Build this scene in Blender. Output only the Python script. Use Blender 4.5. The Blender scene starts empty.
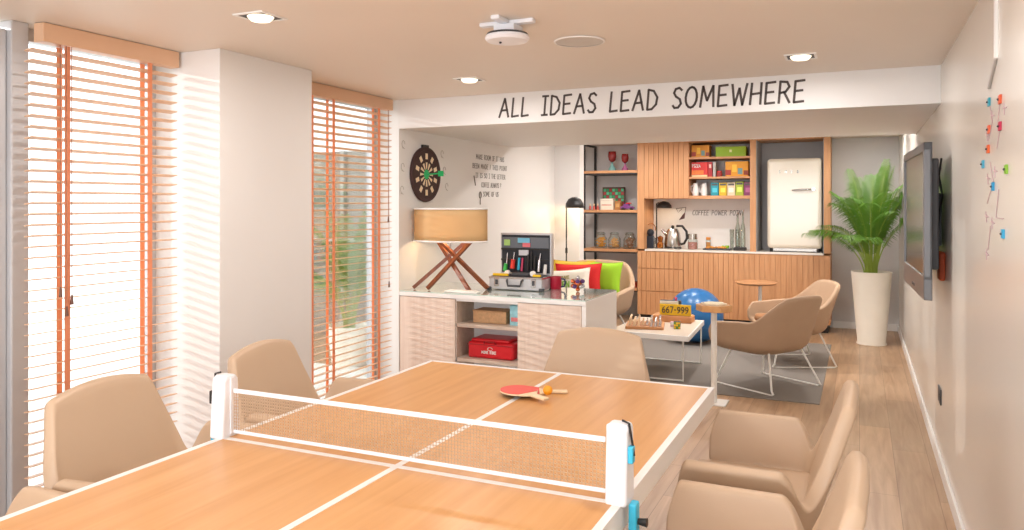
import bpy, bmesh, math, random
from math import sin, cos, pi, radians as R
from mathutils import Vector, Matrix
random.seed(7)
S = bpy.context.scene
COL = S.collection

# ------------------------------------------------------------------ camera
cam_d = bpy.data.cameras.new('camera'); cam = bpy.data.objects.new('camera', cam_d); COL.objects.link(cam)
cam.location = (0, 0, 1.55); cam.rotation_euler = (R(90), 0, R(24.35))
cam_d.sensor_width = 36; cam_d.lens = 36 * 768 / 1024
cam_d.shift_y = -(265 - 203.5) / 1024
cam_d.clip_start = 0.05
S.camera = cam
# ------------------------------------------------------------------ world, sun, exposure
S.view_settings.view_transform = 'Standard'; S.view_settings.look = 'None'
S.view_settings.gamma = 1; S.view_settings.use_curve_mapping = False
S.view_settings.exposure = 0.40
W = bpy.data.worlds.new('world'); S.world = W; W.use_nodes = True
bgn = W.node_tree.nodes['Background']; bgn.inputs[0].default_value = (0.93, 0.96, 1.0, 1); bgn.inputs[1].default_value = 2.2
def light(name, kind, loc, energy, color=(1, 1, 1), **kw):
    d = bpy.data.lights.new(name, kind); d.energy = energy; d.color = color
    rot = kw.pop('rot', (0, 0, 0))
    for k, v in kw.items(): setattr(d, k, v)
    o = bpy.data.objects.new(name, d); COL.objects.link(o); o.location = loc; o.rotation_euler = rot
    return o
sun_dir = Vector((1, 0.42, -0.21))
sun = light('sun', 'SUN', (-8, -3, 5), 1.3, (1.0, 0.98, 0.95), angle=R(0.6))
sun.rotation_euler = sun_dir.to_track_quat('-Z', 'Y').to_euler()
# area light added behind the camera as broad frontal fill
light('fill_south', 'AREA', (-1.4, -1.9, 1.35), 52, (0.90, 0.95, 1.0), shape='RECTANGLE', size=3.2, size_y=1.9, rot=(R(90), 0, 0))

# ------------------------------------------------------------------ materials
def lin(c):
    return tuple(((v / 255) / 12.92 if v / 255 <= 0.04045 else ((v / 255 + 0.055) / 1.055) ** 2.4) for v in c) + (1,)
_m = {}
def mat(name, rgb, rough=0.5, metal=0.0, vary=0.04, scale=8, bump=0.0, bscale=200, coat=0, emit=0, spec=None):
    if name in _m: return _m[name]
    m = bpy.data.materials.new(name); m.use_nodes = True; nt = m.node_tree; b = nt.nodes['Principled BSDF']
    c = lin(rgb)
    tc = nt.nodes.new('ShaderNodeTexCoord'); n = nt.nodes.new('ShaderNodeTexNoise'); n.inputs['Scale'].default_value = scale
    nt.links.new(tc.outputs['Object'], n.inputs['Vector'])
    mx = nt.nodes.new('ShaderNodeMixRGB')
    mx.inputs[1].default_value = tuple(v * (1 - vary) for v in c[:3]) + (1,); mx.inputs[2].default_value = tuple(min(1, v * (1 + vary)) for v in c[:3]) + (1,)
    nt.links.new(n.outputs['Fac'], mx.inputs[0]); nt.links.new(mx.outputs[0], b.inputs['Base Color'])
    b.inputs['Roughness'].default_value = rough; b.inputs['Metallic'].default_value = metal
    if coat: b.inputs['Coat Weight'].default_value = coat; b.inputs['Coat Roughness'].default_value = 0.08
    if spec is not None: b.inputs['Specular IOR Level'].default_value = spec
    if bump:
        n2 = nt.nodes.new('ShaderNodeTexNoise'); n2.inputs['Scale'].default_value = bscale
        nt.links.new(tc.outputs['Object'], n2.inputs['Vector'])
        bp = nt.nodes.new('ShaderNodeBump'); bp.inputs['Strength'].default_value = bump; bp.inputs['Distance'].default_value = 0.002
        nt.links.new(n2.outputs['Fac'], bp.inputs['Height']); nt.links.new(bp.outputs[0], b.inputs['Normal'])
    if emit:
        b.inputs['Emission Color'].default_value = c; b.inputs['Emission Strength'].default_value = emit
    _m[name] = m; return m
def wood(name, rgb, dark, rough=0.45, axis='y', stretch=14, scale=6, planks=None):
    """procedural grain running along one axis; planks=(width,length) adds board joints"""
    if name in _m: return _m[name]
    m = bpy.data.materials.new(name); m.use_nodes = True; nt = m.node_tree; b = nt.nodes['Principled BSDF']; N = nt.nodes.new; L = nt.links.new
    tc = N('ShaderNodeTexCoord'); mp = N('ShaderNodeMapping')
    s = {'x': (1 / stretch, 1, 1), 'y': (1, 1 / stretch, 1), 'z': (1, 1, 1 / stretch)}[axis]
    mp.inputs['Scale'].default_value = tuple(v * scale for v in s)
    L(tc.outputs['Object'], mp.inputs['Vector'])
    n = N('ShaderNodeTexNoise'); n.inputs['Scale'].default_value = 3.0; n.inputs['Detail'].default_value = 6; n.inputs['Distortion'].default_value = 0.6
    L(mp.outputs[0], n.inputs['Vector'])
    cr = N('ShaderNodeValToRGB'); cr.color_ramp.elements[0].position = 0.3; cr.color_ramp.elements[1].position = 0.7
    cr.color_ramp.elements[0].color = lin(dark); cr.color_ramp.elements[1].color = lin(rgb)
    L(n.outputs['Fac'], cr.inputs[0]); out = cr.outputs[0]
    if planks:
        mp2 = N('ShaderNodeMapping'); mp2.inputs['Rotation'].default_value = (0, 0, R(90)); L(tc.outputs['Object'], mp2.inputs['Vector'])
        br = N('ShaderNodeTexBrick'); br.inputs['Scale'].default_value = 1; br.inputs['Brick Width'].default_value = planks[1]; br.inputs['Row Height'].default_value = planks[0]
        br.inputs['Mortar Size'].default_value = 0.0016; br.offset = 0.37
        br.inputs['Color1'].default_value = (0.82, 0.82, 0.82, 1); br.inputs['Color2'].default_value = (1.08, 1.06, 1.04, 1); br.inputs['Mortar'].default_value = (0.55, 0.5, 0.45, 1)
        L(mp2.outputs[0], br.inputs['Vector'])
        mu = N('ShaderNodeMixRGB'); mu.blend_type = 'MULTIPLY'; mu.inputs[0].default_value = 1; L(out, mu.inputs[1]); L(br.outputs[0], mu.inputs[2]); out = mu.outputs[0]
    L(out, b.inputs['Base Color']); b.inputs['Roughness'].default_value = rough
    _m[name] = m; return m
def glass(name, tint=(255, 255, 255), gloss=0.06):
    if name in _m: return _m[name]
    m = bpy.data.materials.new(name); m.use_nodes = True; nt = m.node_tree; nt.nodes.remove(nt.nodes['Principled BSDF'])
    t = nt.nodes.new('ShaderNodeBsdfTransparent'); t.inputs[0].default_value = lin(tint)
    g = nt.nodes.new('ShaderNodeBsdfGlossy'); g.inputs['Roughness'].default_value = 0.03
    lw = nt.nodes.new('ShaderNodeLayerWeight'); lw.inputs[0].default_value = 0.25
    ma = nt.nodes.new('ShaderNodeMath'); ma.operation = 'MULTIPLY_ADD'; ma.inputs[1].default_value = 0.5; ma.inputs[2].default_value = gloss
    nt.links.new(lw.outputs['Fresnel'], ma.inputs[0])
    x = nt.nodes.new('ShaderNodeMixShader'); nt.links.new(ma.outputs[0], x.inputs[0]); nt.links.new(t.outputs[0], x.inputs[1]); nt.links.new(g.outputs[0], x.inputs[2])
    nt.links.new(x.outputs[0], nt.nodes['Material Output'].inputs[0]); _m[name] = m; return m
M = dict(
 wall=mat('painted_wall', (234, 231, 228), 0.55, vary=0.015, scale=3),
 wall_gloss=mat('satin_wall', (226, 220, 212), 0.22, vary=0.015, scale=3),
 wall_far=mat('far_wall_paint', (222, 220, 219), 0.6, vary=0.015),
 ceil=mat('ceiling_paint', (236, 226, 214), 0.5, vary=0.012, scale=2),
 white=mat('white_lacquer', (243, 241, 238), 0.35, vary=0.01),
 plastic=mat('white_plastic', (240, 241, 246), 0.3, vary=0.01),
 wmetal=mat('white_powder_coat', (240, 238, 232), 0.4, vary=0.01),
 floor=wood('oak_floor', (200, 167, 134), (172, 136, 103), 0.34, 'y', 12, 7, planks=(0.19, 1.35)),
 table=wood('table_oak', (222, 168, 110), (208, 150, 92), 0.33, 'y', 18, 8),
 kit=wood('kitchen_oak', (218, 164, 118), (198, 142, 96), 0.5, 'z', 16, 9),
 kith=wood('kitchen_oak_shelf', (212, 158, 112), (190, 134, 90), 0.5, 'x', 16, 9),
 pale=wood('pale_bleached_oak', (234, 216, 202), (222, 200, 184), 0.5, 'z', 16, 8),
 paleh=wood('pale_oak_shelf', (208, 190, 174), (192, 172, 156), 0.5, 'x', 16, 8),
 walnut=wood('lamp_walnut', (150, 86, 52), (116, 60, 34), 0.4, 'z', 10, 12),
 blind=mat('blind_slat_wood', (230, 190, 156), 0.45, vary=0.06, scale=5),
 tape=mat('blind_tape', (244, 184, 146), 0.8, vary=0.05),
 leather=mat('beige_leather', (202, 174, 146), 0.42, vary=0.03, scale=4, bump=0.15, bscale=300),
 leather2=mat('taupe_fabric', (182, 152, 124), 0.75, vary=0.05, bump=0.3, bscale=400),
 brown=mat('brown_seat_fabric', (160, 112, 72), 0.8),
 rug=mat('grey_carpet', (134, 127, 120), 0.95, vary=0.12, scale=120, bump=0.6, bscale=350),
 black=mat('black_metal', (38, 36, 36), 0.45), dark=mat('dark_grey', (70, 70, 74), 0.5),
 niche=mat('grey_niche', (176, 175, 175), 0.6), alu=mat('aluminium_frame', (196, 196, 198), 0.4, 0.3),
 chrome=mat('chrome', (215, 215, 218), 0.14, 1.0), case=mat('case_aluminium', (206, 206, 210), 0.3, 0.35), steel=mat('brushed_steel', (190, 186, 180), 0.25, 1.0),
 ink=mat('dark_ink', (84, 74, 70), 0.7), cream=mat('cream_enamel', (232, 222, 205), 0.18, coat=0.5, vary=0.01),
 blue=mat('ball_blue', (40, 106, 164), 0.28, vary=0.02), cyan=mat('cyan_plastic', (60, 190, 226), 0.4),
 red=mat('red_vinyl', (206, 24, 36), 0.35), redr=mat('red_rubber', (232, 92, 82), 0.55), yellow=mat('yellow', (240, 196, 30), 0.45),
 orange=mat('orange', (240, 160, 24), 0.4), green=mat('lime_green', (150, 200, 40), 0.7), teal=mat('teal', (56, 140, 150), 0.5),
 leaf=mat('palm_leaf', (88, 132, 40), 0.5, vary=0.3, scale=30), stem=mat('palm_stem', (140, 160, 60), 0.5), soil=mat('soil', (70, 50, 36), 0.9),
 shade=mat('lamp_shade', (220, 190, 142), 0.8), deck=wood('deck_boards', (176, 146, 112), (150, 120, 90), 0.6, 'y', 12, 5, planks=(0.14, 2.4)),
 jar=glass('jar_glass', (245, 250, 248), 0.08), pane=glass('window_glass', (250, 252, 252), 0.03), gtop=glass('glass_top', (222, 240, 234), 0.1),
 biscuit=mat('biscuit', (224, 152, 70), 0.8, vary=0.15, scale=60), paddlewood=mat('paddle_wood', (240, 216, 180), 0.5),
 screen=mat('tv_screen', (42, 50, 46), 0.16, spec=.25), tvgrey=mat('tv_grey', (112, 112, 114), 0.35, 0.4), purple=mat('purple', (130, 70, 120), 0.5),
)

def translucent(m, amt):
    nt = m.node_tree; b = nt.nodes['Principled BSDF']; t = nt.nodes.new('ShaderNodeBsdfTranslucent'); x = nt.nodes.new('ShaderNodeMixShader'); x.inputs[0].default_value = amt
    nt.links.new(b.inputs['Base Color'].links[0].from_socket, t.inputs[0]); nt.links.new(b.outputs[0], x.inputs[1]); nt.links.new(t.outputs[0], x.inputs[2]); nt.links.new(x.outputs[0], nt.nodes['Material Output'].inputs[0])
translucent(M['tape'], .55); translucent(M['shade'], .3); translucent(M['leaf'], .25)
# ------------------------------------------------------------------ mesh helpers
class MB:
    def __init__(s): s.bm = bmesh.new()
    def box(s, x0, x1, y0, y1, z0, z1, rot=None, piv=None):
        vs = [s.bm.verts.new((x, y, z)) for x in (x0, x1) for y in (y0, y1) for z in (z0, z1)]
        for f in ((0, 1, 3, 2), (4, 6, 7, 5), (0, 4, 5, 1), (2, 3, 7, 6), (0, 2, 6, 4), (1, 5, 7, 3)): s.bm.faces.new([vs[i] for i in f])
        if rot is not None:
            p = Vector(piv) if piv else Vector(((x0 + x1) / 2, (y0 + y1) / 2, (z0 + z1) / 2))
            for v in vs: v.co = rot @ (v.co - p) + p
        return s
    def cone(s, p0, p1, r0, r1=None, n=16, cap=True):
        r1 = r0 if r1 is None else r1
        p0 = Vector(p0); p1 = Vector(p1); d = (p1 - p0).normalized()
        a = d.orthogonal().normalized(); b = d.cross(a)
        A = [s.bm.verts.new(p0 + (a * cos(2 * pi * i / n) + b * sin(2 * pi * i / n)) * r0) for i in range(n)]
        B = [s.bm.verts.new(p1 + (a * cos(2 * pi * i / n) + b * sin(2 * pi * i / n)) * r1) for i in range(n)]
        for i in range(n): s.bm.faces.new((A[i], A[(i + 1) % n], B[(i + 1) % n], B[i]))
        if cap: s.bm.faces.new(A[::-1]); s.bm.faces.new(B)
        return s
    def tube(s, pts, r, n=8, closed=False, rad=None):
        pts = [Vector(p) for p in pts]; k = len(pts); rings = []
        prev = None
        for i, p in enumerate(pts):
            if closed: d = (pts[(i + 1) % k] - pts[i - 1]).normalized()
            else: d = (pts[min(i + 1, k - 1)] - pts[max(i - 1, 0)]).normalized()
            if prev is None: a = d.orthogonal().normalized()
            else:
                a = prev - d * prev.dot(d)
                a = a.normalized() if a.length > 1e-6 else d.orthogonal().normalized()
            prev = a; b = d.cross(a); rr = rad[i] if rad else r
            rings.append([s.bm.verts.new(p + (a * cos(2 * pi * j / n) + b * sin(2 * pi * j / n)) * rr) for j in range(n)])
        m = k if closed else k - 1
        for i in range(m):
            A, B = rings[i], rings[(i + 1) % k]
            if closed and i == k - 1:
                j0 = min(range(n), key=lambda j: (B[j].co - A[0].co).length); B = B[j0:] + B[:j0]
            for j in range(n): s.bm.faces.new((A[j], A[(j + 1) % n], B[(j + 1) % n], B[j]))
        if not closed: s.bm.faces.new(rings[0][::-1]); s.bm.faces.new(rings[-1])
        return s
    def lathe(s, prof, c=(0, 0, 0), n=32, sx=1, sy=1):
        rings = []
        for r, z in prof:
            if r < 1e-5: rings.append([s.bm.verts.new((c[0], c[1], c[2] + z))])
            else: rings.append([s.bm.verts.new((c[0] + sx * r * cos(2 * pi * i / n), c[1] + sy * r * sin(2 * pi * i / n), c[2] + z)) for i in range(n)])
        for A, B in zip(rings, rings[1:]):
            if len(A) == 1 and len(B) == 1: continue
            for i in range(n):
                j = (i + 1) % n
                if len(A) == 1: s.bm.faces.new((A[0], B[i], B[j]))
                elif len(B) == 1: s.bm.faces.new((A[i], A[j], B[0]))
                else: s.bm.faces.new((A[i], A[j], B[j], B[i]))
        return s
    def prism(s, pts, d, o=(0, 0, 0), u=(1, 0, 0), v=(0, 0, 1), w=(0, 1, 0)):
        o, u, v, w = map(Vector, (o, u, v, w))
        A = [s.bm.verts.new(o + u * p[0] + v * p[1]) for p in pts]; B = [s.bm.verts.new(o + u * p[0] + v * p[1] + w * d) for p in pts]
        s.bm.faces.new(A[::-1]); s.bm.faces.new(B); n = len(pts)
        for i in range(n): s.bm.faces.new((A[i], A[(i + 1) % n], B[(i + 1) % n], B[i]))
        return s
    def sphere(s, c, r, n=20, sc=(1, 1, 1)):
        return s.lathe([(r * sin(pi * i / n) * 1.0, -r * cos(pi * i / n) * sc[2]) for i in range(n + 1)], c, n * 2 if n < 24 else 48, sc[0], sc[1])
    def grid(s, fn, nu, nv, wrap=False):
        V = [[s.bm.verts.new(fn(i / nu, j / nv)) for j in range(nv + 1)] for i in range(nu + (0 if wrap else 1))]
        for i in range(nu):
            for j in range(nv):
                i2 = (i + 1) % len(V); s.bm.faces.new((V[i][j], V[i2][j], V[i2][j + 1], V[i][j + 1]))
        return s
def obj(name, mb, m, parent=None, smooth=False, bevel=0, seg=2, solid=0, sub=0, label=None, off=0):
    bm = mb.bm; bmesh.ops.recalc_face_normals(bm, faces=bm.faces[:])
    me = bpy.data.meshes.new(name); bm.to_mesh(me); bm.free()
    me.materials.append(m if not isinstance(m, str) else M[m])
    if smooth: me.shade_smooth()
    o = bpy.data.objects.new(name, me); COL.objects.link(o); o.parent = parent
    if solid: md = o.modifiers.new('solidify', 'SOLIDIFY'); md.thickness = solid; md.offset = off
    if bevel:
        md = o.modifiers.new('bevel', 'BEVEL'); md.width = bevel; md.segments = seg; md.limit_method = 'ANGLE'; md.angle_limit = R(40)
    if sub: md = o.modifiers.new('subsurf', 'SUBSURF'); md.levels = sub; md.render_levels = sub
    if smooth and not sub and not solid:
        try: me.set_sharp_from_angle(angle=R(38))
        except Exception: pass
    if label: o['label'] = label
    return o
def thing(name, label, cat, loc=(0, 0, 0), rz=0, group=None):
    o = bpy.data.objects.new(name, None); COL.objects.link(o); o.empty_display_size = 0.1
    o.location = loc; o.rotation_euler = (0, 0, rz); return tag(o, label, cat, group)
def tag(o, label, cat, group=None, kind=None):
    o['label'] = label; o['category'] = cat
    if group: o['group'] = group
    if kind: o['kind'] = kind
    return o
def struct(name, mb, m, label=None, **kw):
    o = obj(name, mb, m, **kw); o['kind'] = 'structure'
    if label: o['label'] = label
    return o
def dup(root, loc, rz=None, label=None, group=None):
    def cp(o, par):
        c = o.copy(); COL.objects.link(c); c.parent = par
        for ch in o.children: cp(ch, c)
        return c
    kids = list(root.children); r = root.copy(); COL.objects.link(r); r.location = loc
    if rz is not None: r.rotation_euler = (0, 0, rz)
    for ch in kids: cp(ch, r)
    if label: r['label'] = label
    if group: r['group'] = group
    return r

# simple hand-drawn stroke lettering (unit cell: width 0..w, height 0..1)
def arc(cx, cy, rx, ry, a0, a1, n=10): return [(cx + rx * cos(R(a0 + (a1 - a0) * i / n)), cy + ry * sin(R(a0 + (a1 - a0) * i / n))) for i in range(n + 1)]
G = {
 'A': (.62, [[(0, 0), (.3, 1), (.6, 0)], [(.1, .36), (.52, .38)]]), 'B': (.5, [[(0, 0), (0, 1), (.3, .97), (.42, .78), (.3, .56), (0, .52)], [(.3, .54), (.48, .3), (.32, .04), (0, 0)]]),
 'C': (.52, [arc(.34, .5, .34, .5, 50, 310)]), 'D': (.56, [[(0, 0), (0, 1), (.3, .92), (.52, .6), (.48, .25), (.25, .02), (0, 0)]]),
 'E': (.46, [[(.44, 1), (0, .97), (0, 0), (.46, .03)], [(0, .52), (.38, .54)]]), 'F': (.46, [[(.46, 1), (0, .97), (0, 0)], [(0, .52), (.38, .54)]]),
 'G': (.56, [arc(.34, .5, .34, .5, 50, 300) + [(.52, .45), (.3, .45)]]), 'H': (.54, [[(0, 0), (.02, 1)], [(.52, 0), (.5, 1)], [(0, .48), (.52, .52)]]),
 'I': (.36, [[(.18, 0), (.18, 1)], [(0, 1), (.36, 1)], [(0, 0), (.36, .01)]]), 'K': (.5, [[(0, 0), (0, 1)], [(.46, 1), (0, .45), (.5, 0)]]), 'L': (.42, [[(.02, 1), (0, 0), (.42, .04)]]),
 'M': (.72, [[(0, 0), (.08, 1), (.34, .3), (.62, 1), (.7, 0)]]), 'N': (.54, [[(0, 0), (.02, 1), (.5, 0), (.54, 1)]]), 'O': (.6, [arc(.3, .5, .3, .5, 0, 360, 16)]),
 'P': (.48, [[(0, 0), (0, 1), (.34, .96), (.46, .74), (.32, .5), (0, .46)]]), 'R': (.52, [[(0, 0), (0, 1), (.34, .96), (.46, .74), (.3, .52), (0, .46)], [(.22, .5), (.52, 0)]]),
 'S': (.46, [[(.44, .88), (.3, 1), (.1, .95), (.02, .76), (.14, .58), (.36, .44), (.44, .22), (.3, .03), (.1, .02), (0, .14)]]), 'T': (.5, [[(.25, 0), (.25, 1)], [(0, .98), (.5, 1)]]),
 'U': (.54, [[(0, 1), (.02, .2), (.2, 0), (.4, .04), (.52, .3), (.52, 1)]]), 'V': (.52, [[(0, 1), (.26, 0), (.52, 1)]]), 'W': (.76, [[(0, 1), (.18, 0), (.38, .8), (.58, 0), (.76, 1)]]), 'Y': (.5, [[(0, 1), (.25, .5), (.5, 1)], [(.25, .5), (.25, 0)]]),
 '6': (.46, [[(.38, 1), (.1, .7), (0, .3), (.12, .02), (.34, .02), (.44, .28), (.34, .52), (.1, .5), (0, .3)]]), '7': (.46, [[(0, 1), (.46, 1), (.16, 0)]]), '9': (.46, [[(.08, 0), (.36, .3), (.46, .7), (.34, .98), (.12, .98), (.02, .72), (.12, .48), (.36, .5), (.46, .7)]]),
 '-': (.3, [[(0, .5), (.3, .5)]]), '?': (.4, [[(0, .85), (.2, 1), (.4, .8), (.2, .5), (.2, .3)], [(.2, .06), (.2, 0)]]), '/': (.3, [[(0, 0), (.3, 1)]]), 'Z': (.5, [[(0, 1), (.5, 1), (0, 0), (.5, 0)]]), ' ': (.42, []),
}
def letters(mb, text, o, u, v, h, width=None, stroke=0.1, gap=0.2, depth=0.002, slant=0.0):
    """stroke lettering from o along u with up v; real thin raised strokes"""
    o, u, v = Vector(o), Vector(u), Vector(v); w = u.cross(v)
    tot = sum(G[c][0] + gap for c in text) - gap; kx = (width / tot) if width else h
    x = 0; t = stroke * h / 2
    for c in text:
        cw, st = G[c]
        for line in st:
            P = [Vector(((x + p[0]) * kx + slant * p[1] * h, p[1] * h)) for p in line]
            for a, b in zip(P, P[1:]):
                d = (b - a); L = d.length
                if L < 1e-6: continue
                d /= L; n = Vector((-d.y, d.x)) * t; e = d * t * 0.55
                q = [a - e - n, b + e - n, b + e + n, a - e + n]
                mb.prism([(k.x, k.y) for k in q], depth, o, u, v, w)
        x += cw + gap
    return mb

# ------------------------------------------------------------------ room shell
XR, XL, ZC, YB, ZB = 0.433, -3.29, 2.36, 10.4, 2.136
Y0 = -2.0
struct('floor', MB().box(-3.6, XR, Y0, YB, -0.1, 0), 'floor', 'light brown oak plank floor')
struct('ceiling', MB().box(-3.6, XR + .15, Y0 - .2, YB + .15, ZC, ZC + 0.12), 'ceil', 'warm off white painted ceiling')
struct('wall_right', MB().box(XR, XR + .15, Y0, YB, -0.1, ZC), 'wall_gloss', 'satin beige right wall')
struct('wall_back', MB().box(-3.75, XR + .15, YB, YB + .15, -0.1, ZC), 'wall_far', 'pale grey back wall behind the kitchen')
struct('trim_1', MB().box(XL, XR, 5.12, 7.3, ZB, ZC), 'wall', 'white dropped ceiling beam carrying the large lettering', bevel=0.002)
struct('wall_left', MB().box(XL - .3, XL, 5.12, 8.5, -0.1, ZC).box(XL - .3, -2.98, 8.5, 8.65, -0.1, ZC).box(-3.75, -3.6, 8.65, YB, -0.1, ZC).box(-3.75, XL - .3, 8.5, 8.65, -.1, ZC), 'wall', 'white left wall of the lounge end')
struct('wall_column', MB().box(-3.6, -3.04, 3.02, 3.76, -0.1, ZC), 'wall', 'square white column between the two windows', bevel=0.003)
# left window wall: spandrels, jambs
def windowset(n, y0, y1):
    fr = MB()
    xf0, xf1 = -3.56, -3.5
    fr.box(xf0, xf1, y0, y0 + .05, 0, ZC).box(xf0, xf1, y1 - .05, y1, 0, ZC).box(xf0, xf1, y0, y1, 0, .06).box(xf0, xf1, y0, y1, ZC - .06, ZC)
    w = struct('window_%d' % n, fr, 'alu', ('full height window left of the column', 'full height window right of the column')[n - 1], bevel=0.003)
    g = obj('pane', MB().box(-3.535, -3.527, y0 + .05, y1 - .05, .06, ZC - .06), 'pane', w)
    return w
windowset(1, 2.25, 3.02); windowset(2, 3.76, 5.12)
# grey aluminium door frame left of the first window (continues towards the camera)
d = MB().box(-3.5, -3.40, 2.17, 2.25, 0, ZC).box(-3.47, -3.43, 2.06, 2.17, 0, ZC - .04).box(-3.5, -3.43, 1.15, 2.06, 0, 0.1).box(-3.5, -3.43, 1.15, 2.06, ZC - .14, ZC)
d.box(-3.5, -3.43, 1.05, 1.15, 0, ZC)
dr = struct('door_1', d, 'alu', 'grey aluminium glazed door frame', bevel=0.006)
obj('sun_block_panel', MB().box(-3.49, -3.45, 1.15, 2.06, .1, ZC - .14), mat('grey_panel', (206, 206, 208), .5), dr)  # unseen solid panel in place of the door glass, added to keep sun out
struct('wall_left_front', MB().box(-3.6, -3.43, Y0, 1.05, -0.1, ZC), 'wall')
# rear wall (behind the camera) with a wide opening added to let in fill light
struct('wall_rear', MB().box(-3.6, -3.05, Y0 - .15, Y0, -.1, ZC).box(.25, XR + .15, Y0 - .15, Y0, -.1, ZC).box(-3.05, .25, Y0 - .15, Y0, -.1, .35).box(-3.05, .25, Y0 - .15, Y0, 2.3, ZC), 'wall')
# baseboards
struct('baseboard_right', MB().box(XR - .014, XR, Y0, YB, 0, .085), 'white', 'white baseboard along the right wall', bevel=.003)
struct('baseboard_back', MB().box(-.30, XR - .014, YB - .014, YB, 0, .085), 'white', 'white baseboard of the back wall', bevel=.003)
# exterior
struct('ground_outside', MB().box(-14, -3.62, -4, 6.1, -0.12, -0.02).box(-14, -7.3, 6.1, 14, -0.12, -0.02), mat('pale_stone', (240, 236, 228), .7), 'pale stone terrace outside the windows')
struct('ground_deck', MB().box(-7.3, -3.62, 6.1, 14, -0.12, -0.02), 'deck', 'timber deck at the far end of the terrace')
ext = MB().box(-7.3, -3.8, 7.5, 7.6, 0, 2.17)
struct('wall_outside', ext, mat('exterior_grey', (128, 124, 112), 0.6), 'grey beige partition on the terrace seen through the blind')
exg = MB()
for x in (-6.6, -5.6, -4.7): exg.box(x, x + .05, 7.44, 7.5, 0, 2.17)
exg.box(-7.3, -3.8, 7.45, 7.5, 1.10, 1.14)
struct('trim_2', exg, mat('exterior_white', (170, 168, 160), .5), 'pale mullions on the terrace partition')

# ------------------------------------------------------------------ blinds
def blind(label, y0, y1, ytapes, xb=-3.34, cord_y=None):
    t = thing('venetian_blind', label, 'blind', (xb, (y0 + y1) / 2, 0), group='wooden venetian blinds')
    c = (y0 + y1) / 2; a, b = y0 - c, y1 - c
    obj('headrail', MB().box(-.03, .035, a + (.05 if y0 < 3 else 0), b, ZC - .088, ZC - .003), mat('headrail_wood', (226, 184, 150), .45), t, bevel=.003)
    s = MB(); z = ZC - .13
    rot = Matrix.Rotation(R(-9), 3, 'Y')
    while z > .09:
        s.box(-.025, .025, a + .004, b - .004, z - .0022, z + .0022, rot); z -= .0485
    obj('slats', s, 'blind', t)
    for yt in ytapes:
        o = MB().box(.0265, .0285, yt - c - .014, yt - c + .014, .05, ZC - .09); obj('ladder_tape', o, 'tape', t)
        o = MB().box(-.0285, -.0265, yt - c - .014, yt - c + .014, .05, ZC - .09); obj('ladder_tape', o, 'tape', t)
    obj('bottom_rail', MB().box(-.026, .026, a, b, .03, .05), 'blind', t, bevel=.003)
    if cord_y:
        for k, (yc, zl) in enumerate(cord_y):
            cd = obj('pull_cord', MB().tube([(.035, yc - c, ZC - .09), (.038, yc - c, zl)], .0018, 6), mat('cord', (170, 120, 96), .8), t)
            obj('tassel', MB().cone((.038, yc - c, zl), (.038, yc - c, zl - .045), .004, .008, 10), mat('tassel_wood', (110, 74, 56), .5), cd)
    return t
blind('wooden slatted blind with orange tapes left of the white column', 2.20, 3.0, (2.37, 2.82), cord_y=((2.33, 1.17), (2.36, 1.08), (2.385, 1.13)))
blind('wooden slatted blind with orange tapes between the white column and dartboard wall', 3.79, 5.06, (4.10, 4.33 + .0, 4.88), cord_y=((4.99, 1.45), (5.0, .95)))

# ------------------------------------------------------------------ wall lettering
def words(label, text, o, u, h, width, stroke, gap, slant, m_):
    """one inscription, one child mesh per word; o is the lower left corner, u the writing direction"""
    t = thing('wall_lettering', label, 'lettering', o); tot = sum(G[c][0] + gap for c in text) - gap; kx = width / tot; x = 0; u = Vector(u)
    for w_ in text.split(' '):
        wd = sum(G[c][0] + gap for c in w_) - gap
        obj('word', letters(MB(), w_, u * (x * kx), u, (0, 0, 1), h, wd * kx, stroke, gap, slant=slant), m_, t)
        x += wd + 2 * gap + G[' '][0]
    return t
words('large grey handwritten words ALL IDEAS LEAD SOMEWHERE across the white beam', 'ALL IDEAS LEAD SOMEWHERE', (-2.42, 5.12, 2.185), (1, 0, 0), .135, 2.10, .11, .22, .08, 'ink')
t = thing('wall_lettering', 'small grey five line handwriting on the left wall right of the dartboard', 'lettering', (XL, 6.4, 1.6))
pi_ = mat('pale_ink', (130, 124, 118), .7)
for i, (txt, ya, w) in enumerate((('MAKE ROOM IF IT HAS', 6.45, .62), ('BEEN MADE / THIS POINT', 6.38, .76), ('IT IS SO I THE LETTER', 6.44, .66), ('COFFEE ALWAYS ?', 6.56, .44), ('SOME OF US', 6.60, .34))):
    obj('text_line', letters(MB(), txt, (0, ya - 6.4, .37 - i * .088), (0, 1, 0), (0, 0, 1), .045, w, .11, .2), pi_, t)
obj('pen_mark', MB().tube([(.003, 0, .21), (.003, .03, .12)], .006, 6), pi_, t)
obj('loop_mark', MB().tube([(.003, .13 + .02 * cos(a * pi / 6), .03 + .03 * sin(a * pi / 6)) for a in range(12)], .006, 6, closed=True), pi_, t)
obj('loop_tail', MB().tube([(.003, .13, .0), (.003, .13, -.06)], .006, 6), pi_, t)
# little sketches round the dartboard
for (y, z, lb) in ((5.18, 2.02, 'upper left'), (5.17, 1.84, 'middle left'), (5.16, 1.66, 'lower left'), (5.80, 1.98, 'upper right'), (5.84, 1.84, 'middle right'), (5.88, 1.70, 'lower right')):
    t = thing('wall_sketch', 'faint small doodle on the wall %s of the dartboard' % lb, 'drawing', (XL, y, z), group='doodles around the dartboard')
    obj('curl', MB().tube([(.003, .022 * cos(a), .028 * sin(a)) for a in [k * .6 for k in range(9)]], .002, 5), mat('faint_ink', (178, 170, 162), .7), t)
    obj('underline', MB().tube([(.003, -.015, -.03), (.003, .02, -.036)], .002, 5), mat('faint_ink', (178, 170, 162), .7), t)
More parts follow.
